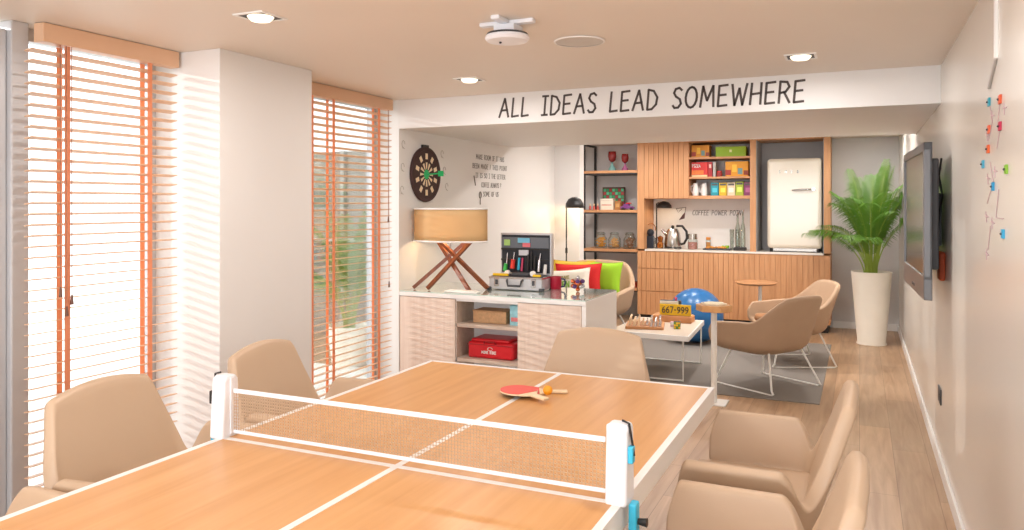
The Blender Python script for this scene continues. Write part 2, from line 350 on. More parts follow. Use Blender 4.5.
# backsplash lettering and cup
words('small dark words COFFEE POWER POINT on the kitchen backsplash', 'COFFEE POWER POINT', (-2.04, 10.376, 1.395), (1, 0, 0), .064, .66, .09, .24, .12, 'ink')
lg = thing('cup_logo', 'small grey and brown cup emblem left of the coffee words', 'emblem', (-2.26, 10.376, 1.33))
obj('cup_outline', MB().tube([(0.0, 0, .15), (.13, 0, .17), (.11, 0, .02), (.04, 0, 0)], .004, 6).tube([(0, 0, .15), (.03, 0, .10), (.08, 0, .15)], .003, 6), 'ink', lg)
obj('cup_fill', MB().prism([(.04, .0), (.11, .02), (.125, .11), (.09, .07)], .003, (0, -.001, 0), w=(0, -1, 0)), mat('coffee_brown', (96, 62, 66), .6), lg)

# ------------------------------------------------------------------ dartboard
t = thing('dartboard', 'round black dartboard with pale spots and green centre on left wall', 'dartboard', (XL, 5.50, 1.79))
def rot_lathe(prof, n=48):   # axis along +x
    m_ = MB().lathe(prof, n=n); bmesh.ops.rotate(m_.bm, verts=m_.bm.verts, cent=(0, 0, 0), matrix=Matrix.Rotation(R(90), 3, 'Y')); return m_
obj('board', rot_lathe([(0, 0), (.225, 0), (.23, .012), (.225, .03), (.205, .03), (.2, .024), (0, .024)]), mat('dart_brown', (66, 42, 40), .7), t, smooth=True)
obj('hanger', MB().box(.0, .02, -.05, .05, .21, .245), 'black', t, bevel=.004)
for k in range(10):
    a = 2 * pi * k / 10 + pi / 2
    q = MB().box(.024, .027, -.017, .017, -.024, .024, Matrix.Rotation(a - pi / 2, 3, 'X')); bmesh.ops.translate(q.bm, verts=q.bm.verts, vec=(0, .15 * cos(a), .15 * sin(a)))
    obj('score_spot', q, 'paddlewood', t)
q = MB()
for k in range(12):
    a = 2 * pi * k / 12; q.prism([(-.004, .045), (.004, .045), (.012, .10), (-.012, .10)], .003, (.024, 0, 0), (0, cos(a), sin(a)), (0, -sin(a), cos(a)), (1, 0, 0))
obj('inner_spokes', q, 'paddlewood', t)
obj('bullseye', rot_lathe([(0, .024), (.04, .024), (.038, .028), (0, .03)]), mat('dart_green', (40, 190, 110), .5), t)
obj('dart', MB().tube([(.03, 0, 0), (.13, .05, .01)], .006, 8).box(.11, .16, .04, .046, -.015, .03), mat('dart_green', (40, 190, 110), .5), t)

# ------------------------------------------------------------------ ping pong conference table
TX0, TX1, TY0, TY1, TZ = -1.995, -.575, .55, 3.405, .75
t = thing('table', 'long oak topped white conference table marked out for ping pong', 'table', ((TX0 + TX1) / 2, (TY0 + TY1) / 2, 0))
cx, cy = (TX0 + TX1) / 2, (TY0 + TY1) / 2
hx, hy = (TX1 - TX0) / 2, (TY1 - TY0) / 2
obj('edge_frame', MB().box(-hx, -hx + .024, -hy, hy, TZ - .07, TZ).box(hx - .024, hx, -hy, hy, TZ - .07, TZ).box(-hx + .024, hx - .024, -hy, -hy + .024, TZ - .07, TZ).box(-hx + .024, hx - .024, hy - .024, hy, TZ - .07, TZ), 'white', t)
obj('tabletop', MB().box(-hx + .024, hx - .024, -hy + .024, hy - .024, TZ - .05, TZ - .0006), 'table', t)
obj('court_line', MB().box(-1.285 - cx - .011, -1.285 - cx + .011, -hy + .024, hy - .024, TZ - .001, TZ + .0006), 'white', t)
obj('court_line', MB().box(-hx + .024, hx - .024, 1.985 - cy - .011, 1.985 - cy + .011, TZ - .001, TZ + .0004), 'white', t)
for sx in (-1, 1):
    for sy in (-1, 1):
        x, y = sx * (hx - .35), sy * (hy - .35); obj('leg', MB().box(x - .035, x + .035, y - .035, y + .035, 0, TZ - .07), 'wmetal', t, bevel=.004)
obj('under_frame', MB().box(-hx + .32, -hx + .38, -hy + .1, hy - .1, TZ - .11, TZ - .07).box(hx - .38, hx - .32, -hy + .1, hy - .1, TZ - .11, TZ - .07), 'wmetal', t)

# retractable net
NY = 2.01
t = thing('table_tennis_net', 'retractable table tennis net stretched across the table on white posts', 'net', (-1.29, NY, TZ))
n0, n1 = -.668, .66
q = MB(); k = n0
while k < n1: q.box(k - .0008, k + .0008, -.0008, .0008, .02, .157); k += .0105
z = .03
while z < .152: q.box(n0, n1, -.0008, .0008, z - .0008, z + .0008); z += .0105
obj('mesh', q, mat('net_cord', (196, 168, 140), .8), t)
obj('top_band', MB().box(n0, n1, -.003, .003, .150, .165), 'plastic', t, bevel=.002)
obj('bottom_band', MB().box(n0, n1, -.003, .003, .012, .024), 'plastic', t, bevel=.002)
def npost(x, s):
    prof = [(-.045, 0), (.045, 0), (.042, .06), (.033, .2), (.022, .215), (-.022, .215), (-.033, .2), (-.042, .06)]
    p = obj('post', MB().prism(prof, .06, (x - .03, 0, -.005), (0, 1, 0), (0, 0, 1), (1, 0, 0)), 'plastic', t, bevel=.01, seg=3)
    obj('net_slot', MB().box(x - s * .031 - .004, x - s * .031 + .004, -.008, .008, .01, .2), 'plastic', p)
    obj('release_cord', MB().tube([(x + s * .01, -.01, .218), (x + s * .03, -.015, .213), (x + s * .038, -.012, .16), (x + s * .045, -.02, .13)], .0035, 8), 'black', p)
    obj('clamp_button', MB().box(x + s * .03, x + s * .044, -.03, -.005, .11, .155), 'cyan' if s > 0 else 'black', p, bevel=.003)
    obj('clamp', MB().box(x + s * .028, x + s * .05, -.02, .02, -.19, -.0), 'cyan', p, bevel=.006)
    obj('clamp_screw', MB().cone((x + s * .05, 0, -.05), (x + s * .075, 0, -.05), .008, .012, 12), 'black', p)
npost(n0 - .04, -1); npost(n1 + .04, 1)

# paddles and ball
def paddle(loc, rz, label, rubber):
    t = thing('table_tennis_paddle', label, 'paddle', loc, rz, 'table tennis paddles')
    pts = arc(0, 0, .082, .078, 38, 322, 30)
    out = pts + [(.095, -.02), (.098, -.014), (.175, -.015), (.178, -.01), (.178, .01), (.175, .015), (.098, .014), (.095, .02)]
    obj('blade', MB().prism(out, .006, (0, 0, .002), (1, 0, 0), (0, 1, 0), (0, 0, 1)), 'paddlewood', t, bevel=.001)
    obj('rubber', MB().prism(arc(0, 0, .080, .076, 42, 318, 30), .002, (0, 0, .008), (1, 0, 0), (0, 1, 0), (0, 0, 1)), rubber, t)
    obj('back_rubber', MB().prism(arc(0, 0, .080, .076, 42, 318, 30), .002, (0, 0, 0), (1, 0, 0), (0, 1, 0), (0, 0, 1)), 'black', t)
    obj('handle', MB().box(.085, .178, -.014, .014, -.001, .011), 'paddlewood', t, bevel=.004)
    return t
paddle((-1.295, 2.93, TZ + .0145), R(-28), 'red rubber paddle lying on top with its pale handle toward the camera', 'redr')
paddle((-1.285, 2.975, TZ + .002), R(24), 'lower paddle almost hidden under the red one, pale handle pointing right behind the orange ball', 'redr')
tag(obj('table_tennis_ball', MB().sphere((0, 0, 0), .020), 'orange', smooth=True), 'small orange ball resting on the crossed paddle handles', 'ball').location = (-1.165, 2.93, TZ + .0345)

# ------------------------------------------------------------------ tub chairs
def shell_fn(w, xa, xb, rc, hfun, z0, flare, recl, seatz, bowl=.55):
    """U-shaped plan: front-left arm -> back -> front-right arm (chair faces +x)."""
    La = xa - (xb + rc); Lc = pi / 2 * rc; Lb = 2 * (w - rc); tot = 2 * La + 2 * Lc + Lb
    def plan(s):
        d = s * tot
        if d < La: return (xa - d, w, 0, 1)
        d -= La
        if d < Lc: a = d / rc; return (xb + rc - rc * sin(a), w - rc + rc * cos(a), -sin(a), cos(a))
        d -= Lc
        if d < Lb: return (xb, w - rc - d, -1, 0)
        d -= Lb
        if d < Lc: a = d / rc; return (xb + rc - rc * cos(a), -(w - rc) - rc * sin(a), -cos(a), -sin(a))
        d -= Lc
        return (xb + rc + d, -w, 0, -1)
    cxx = (xa + xb) / 2
    def f(u, v):
        x, y, nx, ny = plan(u); top = hfun(u, y, x)
        if v < .3:
            k = v / .3; sc = bowl + (1 - bowl) * sin(k * pi / 2); z = z0 + (seatz - z0) * (1 - cos(k * pi / 2)); return (cxx + (x - cxx) * sc, y * sc, z)
        k = (v - .3) / .7; z = seatz + (top - seatz) * k; dz = z - seatz
        back = max(0, -nx)
        return (x + nx * flare * dz - recl * back * dz - recl * .3 * back * dz * dz, y + ny * flare * dz, z)
    return f
def ss(a, b, x): t_ = max(0, min(1, (x - a) / (b - a))); return t_ * t_ * (3 - 2 * t_)
def meeting_chair(loc, rz, label):
    t = thing('meeting_chair', label, 'chair', loc, rz, 'beige leather tub chairs around the table')
    w = .322
    def lr(p, q_, x): return max(0, min(1, (x - p) / (q_ - p)))
    def h(u, y, x):
        a = abs(u - .5) * 2       # 0 at the back centre, 1 at the arm front
        hb = .895 - .025 * (y / .2) ** 2 if abs(y) < .3 else .87
        front = .66 - .12 * ss(.94, 1.0, a) ** 2
        notch = .54
        if a < .43: k = lr(.315, .425, a); return hb - (hb - notch) * (.45 * ss(0, 1, k) + .55 * k ** .85)
        return notch + (front - notch) * ss(.43, .51, a)
    f = shell_fn(w, .23, -.20, .07, h, .40, .22, .10, .46)
    obj('shell', MB().grid(f, 124, 12), 'leather', t, smooth=True, solid=.05, sub=1)
    obj('seat_cushion', MB().box(-.2, .27, -.27, .27, .40, .475), 'leather', t, bevel=.03, seg=4, smooth=True)
    obj('column', MB().cone((0, 0, .10), (0, 0, .41), .028, .028, 20), 'chrome', t, smooth=True)
    for k in range(4):
        a = pi / 4 + k * pi / 2
        obj('leg', MB().tube([(0, 0, .11), (.14 * cos(a), .14 * sin(a), .09), (.29 * cos(a), .29 * sin(a), .014)], .014, 10, rad=[.018, .015, .011]), 'chrome', t, smooth=True)
    return t
c0 = meeting_chair((-2.27, 2.03, 0), R(7), 'beige leather chair in front of the left blind, nearest full chair at left')
def mc(loc, rz, label): return dup(c0, loc, rz, label)
mc((-2.27, 2.88, 0), R(7), 'beige leather chair in front of the white column behind the net')
mc((-2.27, 1.22, 0), R(0), 'beige leather chair cut off by the left picture edge')
mc((-1.255, 3.56, 0), R(-90), 'beige leather chair at the far head of the table before the sideboard')
mc((-.36, 3.04, 0), R(180), 'beige leather chair on the right side of the table, farther from camera')
mc((-.335, 2.12, 0), R(180), 'beige leather chair on the right side of the table, nearest the camera')

# ------------------------------------------------------------------ sideboard
SX0, SX1, SY0, SY1, SZ = XL + .003, -1.75, 5.125, 5.87, .86
t = thing('sideboard', 'white sideboard with bleached wood doors, open shelves and glass top', 'sideboard', ((SX0 + SX1) / 2, (SY0 + SY1) / 2, 0))
bx, by = (SX0 + SX1) / 2, (SY0 + SY1) / 2
def L(x0, x1, y0, y1, z0, z1, m_=None): return (m_ or MB()).box(x0 - bx, x1 - bx, y0 - by, y1 - by, z0, z1)
q = L(SX0, -2.79, SY0 + .02, SY1, .06, SZ - .03); L(-2.28, SX1, SY0 + .02, SY1, .06, SZ - .03, q); L(-2.79, -2.28, SY1 - .45, SY1, .06, SZ - .03, q); L(-2.79, -2.28, SY0 + .01, SY1 - .45, SZ - .05, SZ - .03, q); L(-2.79, -2.28, SY0 + .02, SY1, .06, .08, q)
L(SX1 - .03, SX1, SY0, SY0 + .02, .06, SZ - .03, q)
obj('body', q, 'white', t)
obj('plinth', L(SX0 + .03, SX1 - .04, SY0 + .05, SY1 - .03, 0, .06), 'dark', t)
obj('door', L(SX0, -2.795, SY0, SY0 + .018, .065, SZ - .035), 'pale', t, bevel=.002)
obj('door', L(-2.275, SX1 - .034, SY0, SY0 + .018, .065, SZ - .035), 'pale', t, bevel=.002)
obj('shelf', L(-2.789, -2.281, SY0 + .012, SY1 - .45, .615, .64), 'paleh', t)
obj('shelf', L(-2.789, -2.281, SY0 + .012, SY1 - .45, .355, .38), 'paleh', t)
obj('shelf_lining', L(-2.789, -2.783, SY0 + .012, SY1 - .45, .08, SZ - .05), 'paleh', t)
obj('worktop', L(SX0, SX1, SY0 - .005, SY1, SZ - .03, SZ), 'white', t)
obj('glass_top', L(SX0 + .002, SX1 - .004, SY0, SY1 - .004, SZ, SZ + .008), mat('tinted_glass', (196, 214, 206), .05, coat=1.0, vary=.01), t, bevel=.001)
ST = SZ + .0085
# things on the shelves
t = thing('storage_box', 'low woven wooden box on the upper sideboard shelf', 'box', (-2.56, 5.33, .64))
obj('body', MB().box(-.14, .14, -.09, .09, 0, .085), mat('wicker', (206, 164, 122), .8, vary=.25, scale=60), t, bevel=.004)
obj('rim', MB().box(-.143, .143, -.093, .093, .085, .095), mat('wicker_rim', (190, 148, 108), .8), t, bevel=.003)
t = thing('card_box', 'pale blue patterned card box beside the woven box', 'box', (-2.335, 5.25, .64))
obj('carton', MB().box(-.045, .045, -.03, .03, 0, .15), mat('pale_blue', (150, 204, 214), .5, vary=.25, scale=40), t, bevel=.002)
obj('label_band', MB().box(-.035, .035, -.0315, -.03, .03, .06), mat('pink_band', (214, 120, 120), .5), t)
t = thing('tool_case', 'red zipped case with white print on the lower sideboard shelf', 'case', (-2.53, 5.32, .38)); t.scale = (1, 1, .88)
obj('body', MB().box(-.19, .19, -.13, .13, 0, .14), 'red', t, bevel=.02, seg=4, smooth=True)
obj('lid', MB().box(-.17, .15, -.11, .12, .135, .165), 'red', t, bevel=.012, seg=3, smooth=True)
obj('zip', MB().tube([(-.192, -.131, .118), (.192, -.131, .118)], .003, 6), mat('dark_red', (150, 14, 26), .4), t)
obj('handle', MB().tube([(-.05, -.13, .13), (-.04, -.15, .15), (.04, -.15, .15), (.05, -.13, .13)], .005, 8), mat('dark_red', (150, 14, 26), .4), t)
obj('print', letters(MB(), 'MINI BIKE', (-.07, -.1305, .045), (1, 0, 0), (0, 0, 1), .022, .12, .18).tube([(.02 * cos(a / 2) - .0, -.1315, .085 + .014 * sin(a / 2)) for a in range(12)], .002, 6), 'white', t)

# table lamp
t = thing('table_lamp', 'wide oval shade table lamp on crossed walnut legs, standing on the sideboard', 'lamp', (-2.955, 5.345, ST))
zS0, zS1 = .385, .64
obj('lamp_shade', MB().grid(lambda u, v: (.315 * cos(2 * pi * u), .17 * sin(2 * pi * u), zS0 + (zS1 - zS0) * v), 48, 4, wrap=True), 'shade', t, smooth=True, solid=.004)
for z in (zS0, zS1): obj('shade_trim', MB().tube([(.318 * cos(2 * pi * i / 48), .173 * sin(2 * pi * i / 48), z) for i in range(48)], .007, 8, closed=True), 'white', t, smooth=True)
obj('diffuser', MB().grid(lambda u, v: (.31 * cos(2 * pi * u) * v, .166 * sin(2 * pi * u) * v, zS1 - .012), 48, 2, wrap=True), mat('diffuser', (250, 240, 220), .6), t)
for (xa, ya, xb_, yb) in ((-.28, -.10, .15, .06), (.22, -.10, -.17, .06), (-.14, -.12, .20, .02), (.28, .10, -.10, -.04)):
    d_ = Vector((xb_ - xa, yb - ya, .40)); q = MB()
    a_ = Vector((xa, ya, 0.012)); q.tube([a_, a_ + d_ * .98], .019, 4); obj('leg', q, 'walnut', t)
obj('center_rod', MB().cone((0, 0, .2), (0, 0, zS1 - .012), .006, .006, 10), 'chrome', t)
obj('knot', MB().sphere((0, 0, .215), .018, 12), 'black', t, smooth=True)
obj('bulb', MB().sphere((0, 0, .52), .035, 14), mat('bulb', (255, 214, 150), .4, emit=6), t, smooth=True)
l_ = light('lamp_glow', 'POINT', (-2.955, 5.345, ST + .47), 3.5, (1, .74, .45), shadow_soft_size=.05)
t = thing('tray', 'low white slab lying under the crossed lamp legs', 'tray', (-2.77, 5.2, ST))
obj('plate', MB().box(-.14, .14, -.035, .035, 0, .012), 'white', t, bevel=.003)
obj('plate_foot', MB().box(-.12, .12, -.03, .03, .012, .018), 'white', t, bevel=.002)

# aluminium tool case
t = thing('tool_case', 'open aluminium tool case with tools strapped in the upright lid', 'case', (-2.46, 5.60, ST), R(2)); t.scale = (.94, 1, .97)
cw, cd_, chh = .235, .115, .105
obj('base', MB().box(-cw, cw, -cd_, cd_, .006, chh), 'case', t, bevel=.004)
obj('base_lining', MB().box(-cw + .012, cw - .012, -cd_ + .012, cd_ - .012, chh, chh + .006), 'dark', t)
for sx in (-1, 1):
    for sy in (-1, 1):
        obj('corner_guard', MB().box(sx * cw - .022, sx * cw + .022, sy * cd_ - .016, sy * cd_ + .016, 0, .026), 'dark', t, bevel=.006)
    lt = obj('latch', MB().box(sx * .165 - .022, sx * .165 + .022, -cd_ - .008, -cd_, .03, .1), 'chrome', t, bevel=.004)
    obj('latch_tab', MB().box(sx * .165 - .012, sx * .165 + .012, -cd_ - .012, -cd_ - .008, .045, .085), 'dark', lt, bevel=.003)
obj('edge_strip', MB().box(-cw - .003, cw + .003, -cd_ - .003, -cd_ + .004, chh - .012, chh + .004).box(-cw - .003, -cw + .006, -cd_, cd_, chh - .012, chh + .004).box(cw - .006, cw + .003, -cd_, cd_, chh - .012, chh + .004), 'chrome', t, bevel=.002)
hd = obj('handle', MB().tube([(-.07, -cd_ - .002, .085), (-.065, -cd_ - .022, .08), (-.055, -cd_ - .025, .04), (.055, -cd_ - .025, .04), (.065, -cd_ - .022, .08), (.07, -cd_ - .002, .085)], .009, 10), 'dark', t, smooth=True)
lid = obj('lid', MB().box(-cw, cw, cd_ - .002, cd_ + .055, chh + .004, .455), 'case', t, bevel=.004)
obj('lid_lining', MB().box(-cw + .014, cw - .014, cd_ - .004, cd_ - .002, chh + .02, .44), mat('case_foam', (52, 54, 60), .9), lid)
obj('lid_pocket', MB().box(-cw + .02, cw - .02, cd_ - .012, cd_ - .004, .33, .42), mat('mesh_pocket', (112, 116, 124), .8), lid, bevel=.003)
obj('elastic_band', MB().box(-cw + .014, cw - .014, cd_ - .02, cd_ - .016, .315, .328), 'black', lid)
obj('elastic_band', MB().box(-cw + .014, cw - .014, cd_ - .022, cd_ - .018, .225, .24), 'black', lid)
yy = cd_ - .03
for (x, z, w_, h_, c) in ((-.165, .35, .055, .05, mat('pale_green', (170, 206, 120), .6)), (-.01, .375, .11, .04, mat('pack_blue', (120, 190, 220), .5)), (.015, .34, .07, .035, mat('pack_pink', (232, 120, 130), .5)), (-.01, .27, .09, .045, mat('pack_white', (206, 206, 212), .5))):
    obj('packet', MB().box(x - w_ / 2, x + w_ / 2, yy + .004, yy + .016, z, z + h_), c, lid, bevel=.003)
for (x, z, h_, r_, c) in ((-.18, .14, .06, .018, mat('tool_green', (60, 190, 80), .4)), (-.165, .2, .09, .006, 'chrome'), (-.11, .16, .075, .022, mat('tool_red', (226, 52, 40), .4)), (-.10, .235, .06, .006, 'chrome'), (-.055, .15, .1, .012, 'cyan'), (-.025, .14, .11, .01, mat('tool_pink', (206, 70, 110), .4)),
    (.03, .15, .13, .011, 'black'), (.06, .16, .14, .009, 'black'), (.09, .15, .12, .012, 'black'), (.13, .14, .1, .014, 'chrome'), (.14, .24, .05, .006, 'chrome'), (.185, .12, .08, .016, 'white')):
    obj('tool', MB().cone((x, yy, z), (x + .008, yy, z + h_), r_, r_ * .8, 12), c, lid, smooth=True)
obj('tool', MB().box(-.22, -.08, -.08, -.06, chh + .006, chh + .026), 'yellow', t, bevel=.004, label='yellow tool lying in the case')
obj('tool', MB().box(-.06, .1, -.06, -.02, chh + .006, chh + .036), 'dark', t, bevel=.008)
for x in (-.10, .13): obj('tape_roll', MB().cone((x, -.06, chh + .03), (x, -.03, chh + .03), .022, .022, 16), 'white', t, smooth=True)
obj('tool', MB().box(.14, .21, -.08, -.055, chh + .006, chh + .024), 'yellow', t, bevel=.004, label='yellow tool lying in the case')

# geometric puzzle ball
t = thing('puzzle_ball', 'small chrome and copper geometric puzzle ball on the sideboard corner', 'ornament', (-1.985, 5.62, ST))
sp = [Vector((0, 0, 1)), Vector((0, 0, -1))] + [Vector((cos(a), sin(a), z)).normalized() for z, off_ in ((.5, 0), (-.5, .63)) for a in [off_ + k * 2 * pi / 5 for k in range(5)]]
for i, p in enumerate(sp):
    obj('node', MB().sphere(p * .045 + Vector((0, 0, .062)), .017, 10), ('chrome', mat('copper', (214, 120, 80), .25, 1.0), mat('node_purple', (90, 50, 110), .4), 'chrome')[i % 4], t, smooth=True)
obj('core', MB().sphere((0, 0, .062), .034, 12), mat('copper', (214, 120, 80), .25, 1.0), t, smooth=True)
# mug beyond the case
t = thing('mug', 'dark red mug standing on the sideboard behind the aluminium case', 'mug', (-2.205, 5.72, ST))
obj('cup', MB().lathe([(0, 0), (.042, 0), (.046, .01), (.046, .1), (.04, .1), (.04, .012), (0, .012)], n=28), mat('mug_red', (176, 16, 50), .3), t, smooth=True)
obj('handle', MB().tube([(.045, 0, .085), (.075, 0, .08), (.08, 0, .05), (.07, 0, .025), (.045, 0, .02)], .007, 8), mat('mug_navy', (40, 40, 90), .3), t, smooth=True)

# ------------------------------------------------------------------ kitchen wall unit
KF, KZ = 9.87, .955
def fluted(x0, x1, z0, z1, y, pitch=.062, m_=None):
    m_ = m_ or MB(); n = max(1, round((x1 - x0) / pitch)); p = (x1 - x0) / n
    m_.box(x0, x1, y + .008, y + .02, z0, z1)
    for i in range(n): m_.box(x0 + i * p + .003, x0 + (i + 1) * p - .003, y, y + .008, z0, z1)
    return m_
t = thing('kitchen_base_cabinet', 'long oak base cabinet with grooved vertical boards under the counter', 'cabinet', (-1.49, 10.13, 0))
def K(x0, x1, y0, y1, z0, z1, m_=None): return (m_ or MB()).box(x0 + 1.49, x1 + 1.49, y0 - 10.13, y1 - 10.13, z0, z1)
obj('body', K(-2.66, -.315, KF + .022, YB - .005, .1, KZ - .025), 'kit', t)
obj('plinth', K(-2.64, -.34, KF + .05, YB - .01, 0, .1), 'black', t)
obj('front_panel', fluted(-2.05 + 1.49, -.315 + 1.49, .1, KZ - .03, KF - 10.13), 'kit', t)
for z0, z1 in ((.10, .405), (.415, .70), (.71, KZ - .03)): obj('drawer', fluted(-2.66 + 1.49, -2.06 + 1.49, z0, z1, KF - 10.13), 'kit', t)
tag(obj('countertop', MB().box(-2.56, -.392, KF - .01, YB - .022, KZ - .025, KZ), mat('counter_white', (238, 230, 220), .3), bevel=.003), 'slim white countertop of the coffee kitchen', 'countertop')
t = thing('kitchen_upper_cabinet', 'oak upper cabinet with closed door and open food shelves', 'cabinet', (-1.91, 10.13, 0))
def U(x0, x1, y0, y1, z0, z1, m_=None): return (m_ or MB()).box(x0 + 1.91, x1 + 1.91, y0 - 10.13, y1 - 10.13, z0, z1)
obj('side_panel', U(-2.66, -2.57, KF, YB - .005, KZ, ZC - .004), 'kit', t)
obj('side_panel', U(-1.235, -1.165, KF, YB - .005, KZ, ZC - .004), 'kit', t)
obj('body', U(-2.57, -1.235, KF + .02, YB - .005, 1.61, 1.65, U(-2.57, -1.99, KF + .022, YB - .03, 1.65, ZC - .004, U(-1.99, -1.235, KF, YB - .005, ZC - .03, ZC - .004))), 'kith', t)
obj('door', fluted(-2.57 + 1.91, -1.99 + 1.91, 1.62, ZC - .006, KF - 10.13), 'kit', t)
obj('shelf', U(-1.988, -1.237, KF + .01, YB - .02, 1.865, 1.89), 'kith', t)
obj('shelf', U(-1.988, -1.237, KF + .01, YB - .02, 2.115, 2.14), 'kith', t)
obj('backsplash', U(-2.568, -1.237, YB - .022, YB - .006, KZ, 1.61), 'white', t)
obj('shelf_back', U(-1.988, -1.237, YB - .022, YB - .006, 1.65, ZC - .03), 'white', t)
t = thing('fridge_niche', 'grey lined oak niche surrounding the cream fridge', 'cabinet', (-.74, 10.13, 0))
def Fn(x0, x1, y0, y1, z0, z1, m_=None): return (m_ or MB()).box(x0 + .74, x1 + .74, y0 - 10.13, y1 - 10.13, z0, z1)
obj('side_panel', Fn(-.388, -.315, KF, YB - .005, KZ, ZC - .004), 'kit', t)
obj('top_panel', Fn(-1.163, -.39, KF, YB - .005, ZC - .03, ZC - .004), 'kit', t)
obj('back_panel', Fn(-1.163, -.39, YB - .022, YB - .006, KZ + .002, ZC - .032), 'niche', t)
obj('side_lining', Fn(-1.163, -1.157, KF + .01, YB - .024, KZ + .002, ZC - .032), 'niche', t)
obj('side_lining', Fn(-.396, -.39, KF + .01, YB - .024, KZ + .002, ZC - .032), 'niche', t)

# fridge
t = thing('fridge', 'small cream retro fridge with rounded corners and chrome handle', 'fridge', (-.725, 10.10, KZ + .001))
obj('body', MB().box(-.31, .31, -.10, .24, .045, 1.14), 'cream', t, bevel=.05, seg=6, smooth=True)
obj('door', MB().box(-.315, .315, -.19, -.098, .045, 1.145), 'cream', t, bevel=.045, seg=6, smooth=True)
hb = obj('handle', MB().tube([(-.02, -.2, .755), (.05, -.225, .758), (.2, -.225, .765), (.24, -.2, .765)], .011, 10), 'chrome', t, smooth=True)
obj('handle_mount', MB().cone((.22, -.19, .765), (.22, -.232, .765), .02, .018, 16), 'chrome', hb, smooth=True)
for i, c in enumerate('SMEG'): obj('badge_letter', letters(MB(), c, (-.175 + i * .07, -.1905, .965), (1, 0, 0), (0, 0, 1), .032, None, .22, depth=.003), 'steel', t)
for x in (-.27, .27): obj('foot', MB().cone((x, -.12, 0), (x, -.12, .05), .018, .018, 14), 'black', t)
obj('base_grille', MB().box(-.28, .28, -.1, .2, .01, .045), 'steel', t)

# boxes on open shelves
def pack(name, label, cat, x0, x1, z, h, rgb, y=10.06, dep=.16, band=None, word=None, wc='white', group=None, wh=.3):
    t = thing(name, label, cat, ((x0 + x1) / 2, y, z), group=group); w = (x1 - x0) / 2
    obj('carton', MB().box(-w, w, -dep / 2, dep / 2, 0, h), mat(name + str(rgb), rgb, .5, vary=.05, scale=30), t, bevel=.002)
    for (bx0, bx1, bz0, bz1, c) in band or []: obj('printed_panel', MB().box(-w + bx0 * 2 * w, -w + bx1 * 2 * w, -dep / 2 - .0012, -dep / 2, bz0 * h, bz1 * h), mat('print' + str(c), c, .5), t)
    if word: obj('print', letters(MB(), word[0], (-w + word[1] * 2 * w, -dep / 2 - .0015, word[2] * h), (1, 0, 0), (0, 0, 1), wh * h, word[3] * 2 * w, .2), wc, t)
    return t
colour = [(.0, .25, .1, .45, (170, 50, 40)), (.3, .5, .3, .8, (250, 200, 60)), (.55, .75, .15, .55, (120, 160, 160)), (.8, 1, .1, .4, (150, 60, 30))]
pack('snack_box', 'orange printed snack box on the top food shelf', 'box', -1.975, -1.75, 2.14, .16, (224, 150, 30), band=colour)
pack('storage_box', 'flat lime green box on the top food shelf', 'box', -1.67, -1.30, 2.14, .13, (156, 196, 30), band=[(.46, .54, .45, .7, (230, 236, 170))])
pack('game_box', 'red game box with orange lower half, middle food shelf left', 'box', -1.975, -1.77, 1.89, .19, (214, 40, 36), band=[(.02, .75, .18, .45, (236, 130, 50)), (.02, .98, 0, .14, (230, 214, 160))], word=('PIZZA', .05, .66, .5), wh=.2)
pack('snack_box', 'narrow dark red box beside the orange and red game box', 'box', -1.765, -1.715, 1.89, .19, (180, 24, 34), band=[(.3, .8, .6, .85, (240, 210, 200))])
tag(obj('book', MB().box(-1.708, -1.675, 10.0, 10.14, 1.89, 2.08), mat('bookgrey', (200, 204, 200), .6), bevel=.002), 'thin pale grey book upright on the middle food shelf', 'book')
t = thing('jam_jar', 'small red capped jar in the middle of the food shelf', 'jar', (-1.63, 10.02, 1.89))
obj('body', MB().lathe([(0, 0), (.034, 0), (.036, .01), (.036, .05), (.028, .06), (0, .06)], n=24), mat('jam', (170, 60, 60), .3), t, smooth=True)
obj('lid', MB().lathe([(0, .06), (.03, .06), (.03, .075), (0, .075)], n=24), 'red', t)
pack('snack_box', 'orange printed snack box at the right end of the middle food shelf', 'box', -1.55, -1.27, 1.89, .19, (232, 160, 26), band=colour)
for i, (x, lb) in enumerate(((-1.93, 'white ceramic jug at the left end of the lower food shelf'), (-1.82, 'white ceramic jug second from left on the lower food shelf'))):
    t = thing('jug', lb, 'jug', (x, 10.02, 1.65), group='white jugs on the lower food shelf')
    obj('body', MB().lathe([(0, 0), (.036, 0), (.042, .03), (.038, .09), (.028, .13), (.032, .16), (.026, .155), (.02, .12), (0, .1)], n=24), 'white', t, smooth=True)
    obj('handle', MB().tube([(-.03, 0, .13), (-.06, 0, .12), (-.06, 0, .06), (-.04, 0, .04)], .006, 8), 'white', t, smooth=True)
for i, (c, lb) in enumerate((((30, 150, 170), 'teal'), ((216, 180, 40), 'yellow'), ((232, 214, 180), 'cream'), ((176, 196, 60), 'lime green'), ((140, 60, 110), 'purple'))):
    x = -1.73 + i * .102
    pack('tea_box', lb + ' tea box in the row on the lower food shelf', 'box', x, x + .096, 1.65, .165 + .012 * (i == 3), c, band=[(.2, .8, .25, .6, tuple(min(255, v + 50) for v in c)), (.1, .9, .78, .92, (80, 80, 80))], group='tea boxes on the lower food shelf')

